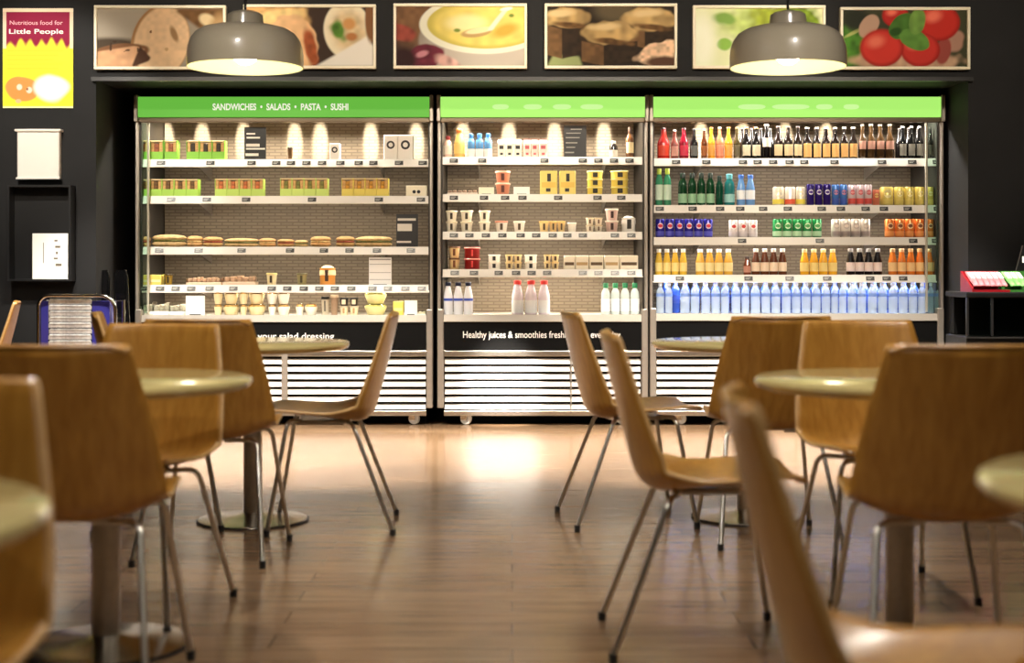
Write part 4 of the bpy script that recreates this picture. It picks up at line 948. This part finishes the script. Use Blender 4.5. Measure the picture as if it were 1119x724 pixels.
def picture(x0, x1, y0, y1, canvas, label):
    Y = YW - .03; X = WX((x0 + x1) / 2, Y); Z = WZ((y0 + y1) / 2, Y); w = (x1 - x0) * Y / F; h = (y1 - y0) * Y / F
    t = thing('framed_picture', label, 'picture', (X, Y, Z), 0, 'food pictures above the fridges')
    b = .017
    fm = MB()
    for (a, c_, d, e) in ((-w / 2, w / 2, h / 2 - b, h / 2), (-w / 2, w / 2, -h / 2, -h / 2 + b), (-w / 2, -w / 2 + b, -h / 2 + b, h / 2 - b), (w / 2 - b, w / 2, -h / 2 + b, h / 2 - b)):
        fm.box(a, c_, -.012, .03, d, e, 0, .003)
    fm.build('frame', mat('cream_picture_frame', (240, 232, 205), 0.4), t)
    MB().box(-w / 2 + b, w / 2 - b, .004, .03, -h / 2 + b, h / 2 - b).build('backing', BLACK, t)
    link('print', canvas.mesh('print', w - 2 * b, h - 2 * b), t, (0, .003, 0))
picture(103, 247, 6, 76, art_bread(), 'framed picture of a sliced tan loaf, half behind a pendant lamp')
picture(266, 411, 5, 75, art_wrap(), 'framed picture of a filled wrap with green herbs')
picture(430, 576, 4, 75, art_soup(), 'framed picture of yellow soup in a white bowl')
picture(595, 740, 4, 75, art_cake(), 'framed picture of dark brown cake squares')
picture(757, 902, 6, 75, art_leaf(), 'framed picture of pale green salad leaves behind a pendant lamp')
picture(918, 1060, 8, 76, art_tomato(), 'framed picture of red tomatoes with basil')

# poster, paper notice, leaflet box on the left wall
def poster():
    Y = YW - .012; x0, x1, y0, y1 = 3, 80, 9, 118
    w = (x1 - x0) * Y / F; h = (y1 - y0) * Y / F
    t = thing('wall_poster', 'yellow and maroon Little People poster on the black wall', 'poster', (WX((x0 + x1) / 2, Y), Y, WZ((y0 + y1) / 2, Y)))
    c = Canvas(.72, 110, 150, (238, 230, 60))
    c.blend(smooth(.6, .66, c.Y + .03 * np.sin(c.X * 60) + .05 * vnoise(c.X, c.Y, 12, 5) - .04), (140, 26, 62))
    c.blend(((c.X < .035) | (c.X > .685)) * (c.Y > .6) * .9, (240, 220, 190)); c.blend((c.Y > .965) * 1.0, (244, 226, 196)); c.blend((c.Y < .02) * 1.0, (246, 244, 190))
    for i in range(5): c.rect(.04, .62 - .05 * (i % 3), .57 - .045 * i, .58 - .045 * i, (206, 196, 50), .004)
    c.ell(.2, .19, .17, .12, (240, 150, 80), -8, .08, .15); c.ell(.13, .24, .1, .07, (240, 150, 80), 20, .1); c.ell(.17, .21, .028, .03, (250, 220, 200), 0, .2); c.ell(.27, .18, .03, .032, (250, 220, 200), 0, .2); c.ell(.25, .19, .012, .012, (150, 90, 50)); c.ell(.16, .07, .03, .02, (250, 190, 140))
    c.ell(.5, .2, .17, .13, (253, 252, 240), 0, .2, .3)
    MB().box(-w / 2, w / 2, 0.001, .012, -h / 2, h / 2).build('backing', BLACK, t)
    sh = link('print', c.mesh('print', w, h), t)
    text('heading', 'Little People', w * .77, h * .062, (-.01, -.0015, h * .26), PAPER, t, .012)
    text('subheading', 'Nutritious food for', w * .75, h * .042, (-.01, -.0015, h * .355), mat('pink_print', (240, 180, 190), .5), t)
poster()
def notice():
    Y = YW - .05; x0, x1, y0, y1 = 17, 66, 141, 195
    w = (x1 - x0) * Y / F; h = (y1 - y0) * Y / F
    t = thing('wall_dispenser', 'small white rectangular wall box between the poster and leaflet box', 'wall box', (WX((x0 + x1) / 2, Y), Y, WZ((y0 + y1) / 2, Y)))
    MB().box(-w / 2 + .008, w / 2 - .008, 0, .05, -h / 2, h / 2 - .01, 0, .006).build('body', WHITE, t)
    MB().box(-w / 2 - .004, w / 2 + .004, -.012, .05, h / 2 - .014, h / 2, 0, .004).build('lid', WHITE, t)
    MB().box(-w / 2 + .002, w / 2 - .002, -.006, .03, -h / 2 - .004, -h / 2 + .008, 0, .003).build('bottom_lip', WHITE, t)
notice()
def leaflet_box():
    Y = YW - .10; x0, x1, y0, y1 = 8, 77, 202, 307
    w = (x1 - x0) * Y / F; h = (y1 - y0) * Y / F; X = WX((x0 + x1) / 2, Y); Z = WZ((y0 + y1) / 2, Y)
    t = thing('leaflet_box', 'open black wall box holding a white leaflet', 'leaflet holder', (X, Y, Z))
    b = .012
    m = MB().box(-w / 2, w / 2, .09, .10, -h / 2, h / 2)
    for (a, c_, d, e) in ((-w / 2, w / 2, h / 2 - b, h / 2), (-w / 2, w / 2, -h / 2, -h / 2 + b), (-w / 2, -w / 2 + b, -h / 2 + b, h / 2 - b), (w / 2 - b, w / 2, -h / 2 + b, h / 2 - b)):
        m.box(a, c_, 0, .10, d, e)
    m.build('open_box', mat('box_black', (26, 26, 27), .4), t)
    lw = (75 - 36) * Y / F; lh = (306 - 256) * Y / F; lx = WX(55.5, Y + .02); 
    l = thing('leaflet', 'white leaflet with small print standing in the black wall box', 'leaflet', (lx - .006, Y + .03, Z - h / 2 + b))
    MB().box(-lw / 2, lw / 2, -.002, .002, 0, lh).build('sheet', PAPER, l)
    m = MB()
    for i, (px, ww, hh) in enumerate([(0.12, .03, .02), (.14, .05, .025), (.16, .02, .03), (.1, .04, .02), (.15, .06, .03)]):
        z = lh * (.86 - .13 * i); m.box(lw * px, lw * px + ww * .6, -.003, -.002, z - hh * .5, z)
    m.box(-lw * .2, -lw * .18, -.003, -.002, lh * .35, lh * .8)
    m.build('small_print', colmat((110, 100, 86), .6), l)
leaflet_box()

# tray rack, folded chairs in the corner
def tray_rack():
    s = 200; Y = DIST(s); xa, xb = WX(42, Y), WX(126, Y); zt = WZ(323, Y); X = (xa + xb) / 2; w = xb - xa
    t = thing('tray_rack', 'chrome and blue rack filled with shiny trays, beside leaflet box', 'tray rack', (X, Y, 0))
    MB().tube([(-w / 2, 0, 0)] + [(-w / 2, 0, zt - .06)] + [(-w / 2 + .06 - .06 * math.cos(a), 0, zt - .06 + .06 * math.sin(a)) for a in [k * PI / 12 for k in range(1, 7)]] + [(w / 2 - .08 + .08 * math.sin(a), 0, zt - .08 + .08 * math.cos(a)) for a in [k * PI / 12 for k in range(0, 7)]] + [(w / 2, 0, 0)], .010, 10).build('front_rail', CHROME, t, True)
    MB().tube([(-w / 2, .16, 0), (-w / 2, .16, zt - .03), (w / 2, .16, zt - .03), (w / 2, .16, 0)], .010, 10).build('rear_rail', CHROME, t, True)
    blue = mat('blue_rack_panel', (52, 50, 128), .25, coat=.4)
    MB().box(-w / 2 + .011, -w / 2 + .05, .012, .145, .1, zt - .03).build('side_panel', blue, t)
    MB().box(w / 2 - .13, w / 2 - .035, .012, .145, .1, zt - .03).build('side_panel', blue, t)
    MB().box(-w / 2 + .02, w / 2 - .02, .0, .16, .09, .102).build('bottom_shelf', STEEL, t)
    tm = MB(); x0, x1 = -w / 2 + .053, w / 2 - .133;     tr = MB().box(x0, x1, .0, .135, 0, .006).mesh('tray_floor', [CLEARSH])
    rim = MB()
    rim.tube([(x0 + .006, .004, .021), (x1 - .006, .004, .021)], .0085, 8).box(x0, x1, -.002, .006, .0, .022)
    rim = rim.mesh('tray_rim', [mat('sparkling_tray_edge', (226, 226, 224), .25, .5, noise=.45, nscale=26)], True)
    cnt = 22
    for i in range(cnt):
        z = .1021 + (zt - .115) * i / cnt
        o = thing('serving_tray', '%s shiny tray from the top in the blue rack' % ORD[cnt - 1 - i], 'tray', (X + random.uniform(-.002, .002), Y + .006 + random.uniform(0, .006), z), 0, 'trays in the rack')
        link('tray_floor', tr, o); link('tray_rim', rim, o)
CLEARSH = mat('shiny_tray_plastic', (176, 172, 164), .1, .6)
tray_rack()
def folded_chair(px, lean, label):
    Y = YW + .10; X = WX(px, Y); z1 = WZ(295, Y)
    t = thing('folded_chair', label, 'folded chair', (X, Y, 0), 0, 'folded black chairs')
    w = .038
    MB().tube([(-w + lean * .5, 0, 0), (-w + lean * .1, .02, .6), (-w * .8, .03, z1 - .04), (-w * .5, .03, z1)], .011, 10).build('frame_tube', GLOSSBLACK, t, True)
    MB().tube([(w + lean * .8, 0, 0), (w + lean * .3, .02, .6), (w * .8, .03, z1 - .04), (w * .5, .03, z1)], .011, 10).build('frame_tube', GLOSSBLACK, t, True)
    MB().extrude_x([(.02, z1 - .26), (.01, z1 - .14), (.022, z1), (.042, z1), (.03, z1 - .14), (.036, z1 - .26)], -w * .75, w * .75).build('backrest', GLOSSBLACK, t)
    MB().box(-w * .7 + lean * .2, w * .9 + lean * .2, .014, .034, .3, .68, 0, .006).build('seat', MATTBLACK, t)
folded_chair(111, .02, 'glossy black folded chair upright beside the tray rack')
folded_chair(131, .03, 'glossy black folded chair upright next to the sandwich fridge side')

# ------------------------------------------------------------------ counter on the right with snacks
def counter():
    Y = DIST(205); X0 = WX(1056, Y); X1 = 3.6; zt = WZ(319, Y)
    t = thing('service_counter', 'black glass-fronted service counter beside the drinks fridge', 'counter', ((X0 + X1) / 2, Y, 0))
    h = (X1 - X0) / 2
    MB().box(-h, h, 0, .36, .0, WZ(368, Y), 0, .004).build('base_cabinet', BLACK, t)
    MB().box(-h, h, -.01, .37, zt - .03, zt, 0, .006).build('worktop', mat('dark_worktop', (14, 14, 14), .55, spec=.3), t)
    MB().box(-h + .02, h - .02, .28, .34, WZ(368, Y), zt - .03).build('inner_back', MATTBLACK, t)
    MB().box(-h + .01, h - .01, 0.0, .006, WZ(367, Y), zt - .031).build('front_glass', GLASS, t)
    e = MB().box(-h, h, -.006, .004, WZ(369.5, Y), WZ(368, Y)).build('bottom_channel', mat('dull_channel', (96, 94, 92), .3, .7), t)
    for x in (-h, WX(1083, Y) - (X0 + X1) / 2):
        MB().box(x, x + .012, -.004, .012, WZ(367, Y), zt - .03).build('upright_strip', mat('dark_strip', (58, 57, 57), .3, .5), t)
    # sloping snack tray and packets
    xa, xb = WX(1065, Y), WX(1107, Y); hh = WZ(296, Y) - zt
    r = thing('snack_tray', 'sloping red snack tray on the black counter', 'snack tray', ((xa + xb) / 2, Y + .14, zt))
    w = (xb - xa) / 2
    red = mat('red_tray', (150, 20, 30), .35)
    MB().extrude_x([(-.10, 0), (.10, 0), (.10, hh), (.094, hh), (.094, .012), (-.10, .012)], -w + .012, w).build('tray_body', red, r)
    MB().extrude_x([(-.10, 0), (.10, 0), (.10, hh), (-.10, .018)], -w, -w + .010).build('tray_side', red, r)
    n = 6; st = (2 * w - .02) / n
    pk = MB()
    pw, pl = st * .92, .17
    g = []
    for i in range(7):
        for j in range(5):
            u = -1 + 2 * j / 4; v = i / 6
            g.append((u * pw / 2, -.5 * pl + v * pl, .012 * (1 - u ** 4) * (1 - abs(2 * v - 1) ** 4) + .004))
    fs = [(i * 5 + j, i * 5 + j + 1, i * 5 + j + 6, i * 5 + j + 5) for i in range(6) for j in range(4)]
    bt = [(x, y, -.002) for x, y, z in g]
    pk.add(g, fs, 0).add(bt, fs, 0)
    bd = []
    for i in range(5):
        for (a, b) in (((i), (i + 1)),):
            pass
    pmr = pk.mesh('wrapper', [mat('red_white_wrapper', (236, 128, 134), .3, noise=.5, nscale=45)], True)
    lbm = MB().box(-pw * .40, pw * .40, -pl * .12, pl * .3, .0145, .0165).mesh('label', [colmat((250, 226, 220), .4)])
    pmg = MB().add(g, fs, 0).add(bt, fs, 0).mesh('wrapper', [mat('green_wrapper', (130, 200, 110), .3, noise=.5, nscale=45)], True)
    ang = math.atan2(hh - .02, .19)
    for i in range(n):
        o = thing('snack_packet', '%s red and white snack packet from the left, on black counter' % ORD[i], 'snack packet', (xa + .014 + st * (i + .5), Y + .14 - .006, zt + hh * .5 + .012), 0, 'red snack packets')
        o.rotation_euler = (ang, 0, 0)
        link('wrapper', pmr, o); link('label', lbm, o)
    xs = WX(1107, Y)
    r2 = thing('snack_tray', 'sloping green snack tray on the black counter', 'snack tray', (xs + .105, Y + .14, zt))
    MB().extrude_x([(-.10, 0), (.10, 0), (.10, hh), (.094, hh), (.094, .012), (-.10, .012)], -.1, .1).build('tray_body', mat('green_tray', (60, 120, 50), .35), r2)
    for i in range(3):
        o = thing('snack_packet', '%s green snack packet from the left, on black counter' % ORD[i], 'snack packet', (xs + .008 + st * (i + .5), Y + .134, zt + hh * .5 + .012), 0, 'green snack packets')
        o.rotation_euler = (ang, 0, 0)
        link('wrapper', pmg, o); link('label', lbm, o)
    # triangular black sign at the frame edge
    Y2 = Y + .30; o = thing('counter_sign', 'black triangular sign standing behind the green packets', 'sign', (WX(1124, Y2), Y2, zt))
    a = WX(1124, Y2); 
    tri = [(WX(1105, Y2) - a, 0), (WX(1143, Y2) - a, 0), (WX(1132, Y2) - a, WZ(268, Y2) - zt), (WX(1118, Y2) - a, WZ(268, Y2) - zt)]
    MB().prism(tri, 0, .02).build('panel', BLACK, o)
    MB().box(WX(1117, Y2) - a, WX(1130, Y2) - a, -.002, .0, WZ(287, Y2) - zt, WZ(280, Y2) - zt).build('white_label', PAPER, o)
counter()

# ------------------------------------------------------------------ lights
def area(name, loc, rot, sx, sy, e, col, spread=PI):
    L = bpy.data.lights.new(name, 'AREA'); L.shape = 'RECTANGLE'; L.size = sx; L.size_y = sy; L.energy = e; L.color = col; L.spread = spread
    o = bpy.data.objects.new(name, L); COL.objects.link(o); o.location = loc; o.rotation_euler = rot; return o
def spot(name, loc, target, e, col, size, blend=.5, soft=.05):
    L = bpy.data.lights.new(name, 'SPOT'); L.energy = e; L.color = col; L.spot_size = math.radians(size); L.spot_blend = blend; L.shadow_soft_size = soft
    o = bpy.data.objects.new(name, L); COL.objects.link(o); o.location = loc
    o.rotation_euler = (Vector(target) - Vector(loc)).to_track_quat('-Z', 'Y').to_euler(); return o
WARM = (1, .86, .68); NEUT = (1, .93, .82)
BANDS = {'left': [182, 221, 266, 322, 350, 405, 455], 'mid': [506, 556, 606, 660], 'right': [766, 812, 858, 903]}
for k, e in (('left', 36), ('mid', 29), ('right', 42)):
    f = FR[k]; xm = (f['X0'] + f['X1']) / 2; wd = f['X1'] - f['X0'] - .2
    col = (1, .90, .74) if k != 'right' else (1, .93, .84)
    area('canopy_light', (xm, YF + .10, ZSIGN0 + .03), (math.radians(14), 0, 0), wd, .04, e, col)
    for px in BANDS[k]:
        X = WX(px, Y_BACK); zc = (f['z'][0] + ZSIGN0) / 2
        so = spot('canopy_spot', (X, YF + .10, ZSIGN0 + .005), (X, Y_BACK, zc + .02), 62, (1, .88, .66), 26, .6, .012); so.scale = (.5, 1.5, 1)
    for i in range(4):
        area('added_shelf_fill', (xm, YF + .11, f['z'][i] - .028), (math.radians(32), 0, 0), wd, .02, {'left': 6.6, 'mid': 7, 'right': 7.5}[k] * (1.5 if i == 3 else 1), col if k != 'right' or i < 3 else (.88, .95, 1))  # fill added under each shelf to lift the back panels and products
def downlight(x, y, tx, ty, tz, e, size, col=NEUT, label=''):  # unseen fixtures put in the ceiling above the frame to light the room
    t = thing('unseen_downlight', label, 'downlight', (x, y, RZ), 0, 'unseen recessed ceiling downlights')
    MB().lathe([(.045, -.004), (.075, -.008), (.075, 0), (.045, 0)], 28).build('trim_ring', WHITE, t, True)
    MB().lathe([(.044, -.003), (.001, -.003)], 24, cap=False).build('lens', mat('downlight_lens', (255, 236, 200), .4, emit=6), t)
    spot('downlight_beam', (x, y, RZ - .03), (tx, ty, tz), e, col, size)
for i, (x, e) in enumerate([(-2.0, 640), (-1.0, 820), (1.0, 860), (2.0, 680)]):
    downlight(x, 6.9, x, 7.75, 0.0, e, 64, NEUT, '%s of four unseen ceiling spots over the floor before the fridges' % ORD[i])
downlight(-.05, 5.9, -.06, 8.85, .24, 6000, 7.5, NEUT, 'unseen ceiling spot aimed at the grille of the smoothie fridge')  # out-of-view spot, narrowed to make the hot patch on grille and floor
for i, (x, e) in enumerate([(-2.4, 220), (-.8, 300), (.8, 330), (2.4, 230)]):
    downlight(x, 5.6, x, 8.7, 2.2, e, 50, WARM, '%s of four unseen ceiling spots aimed at the pictures' % ORD[i])
downlight(-2.75, 6.6, -2.8, 8.44, 1.75, 210, 46, NEUT, 'unseen ceiling spot added to light the poster and white wall box')  # out-of-view lamp added to brighten the left wall items
for i, (x, y, e) in enumerate([(-1.3, 4.3, 120), (1.3, 4.3, 120), (-1.3, 2.6, 66), (1.3, 2.6, 66), (-.35, 1.5, 60), (0.0, -.6, 40)]):
    downlight(x, y, x, y + .2, 0, e, 152, NEUT, '%s of six dim unseen fill downlights added over the seating' % ORD[i])  # out-of-view fill added to brighten the chairs and floor
w = bpy.data.worlds.new('World'); SC.world = w; w.use_nodes = True
w.node_tree.nodes['Background'].inputs['Color'].default_value = (.9, .75, .6, 1); w.node_tree.nodes['Background'].inputs['Strength'].default_value = 0.02

# ------------------------------------------------------------------ camera
cam = bpy.data.cameras.new('camera'); co = bpy.data.objects.new('camera', cam); COL.objects.link(co)
co.location = (0, 0, CH); co.rotation_euler = (PI / 2, 0, 0)
cam.sensor_width = 36; cam.lens = 50; cam.shift_y = -(362 - HY) / 1119.0
cam.dof.use_dof = True; cam.dof.focus_distance = YF; cam.dof.aperture_fstop = 2.5
cam.clip_start = .05; cam.clip_end = 60
SC.camera = co
SC.view_settings.view_transform = 'Standard'; SC.view_settings.look = 'None'
SC.view_settings.exposure = 0.0; SC.view_settings.gamma = 1.0; SC.view_settings.use_curve_mapping = False
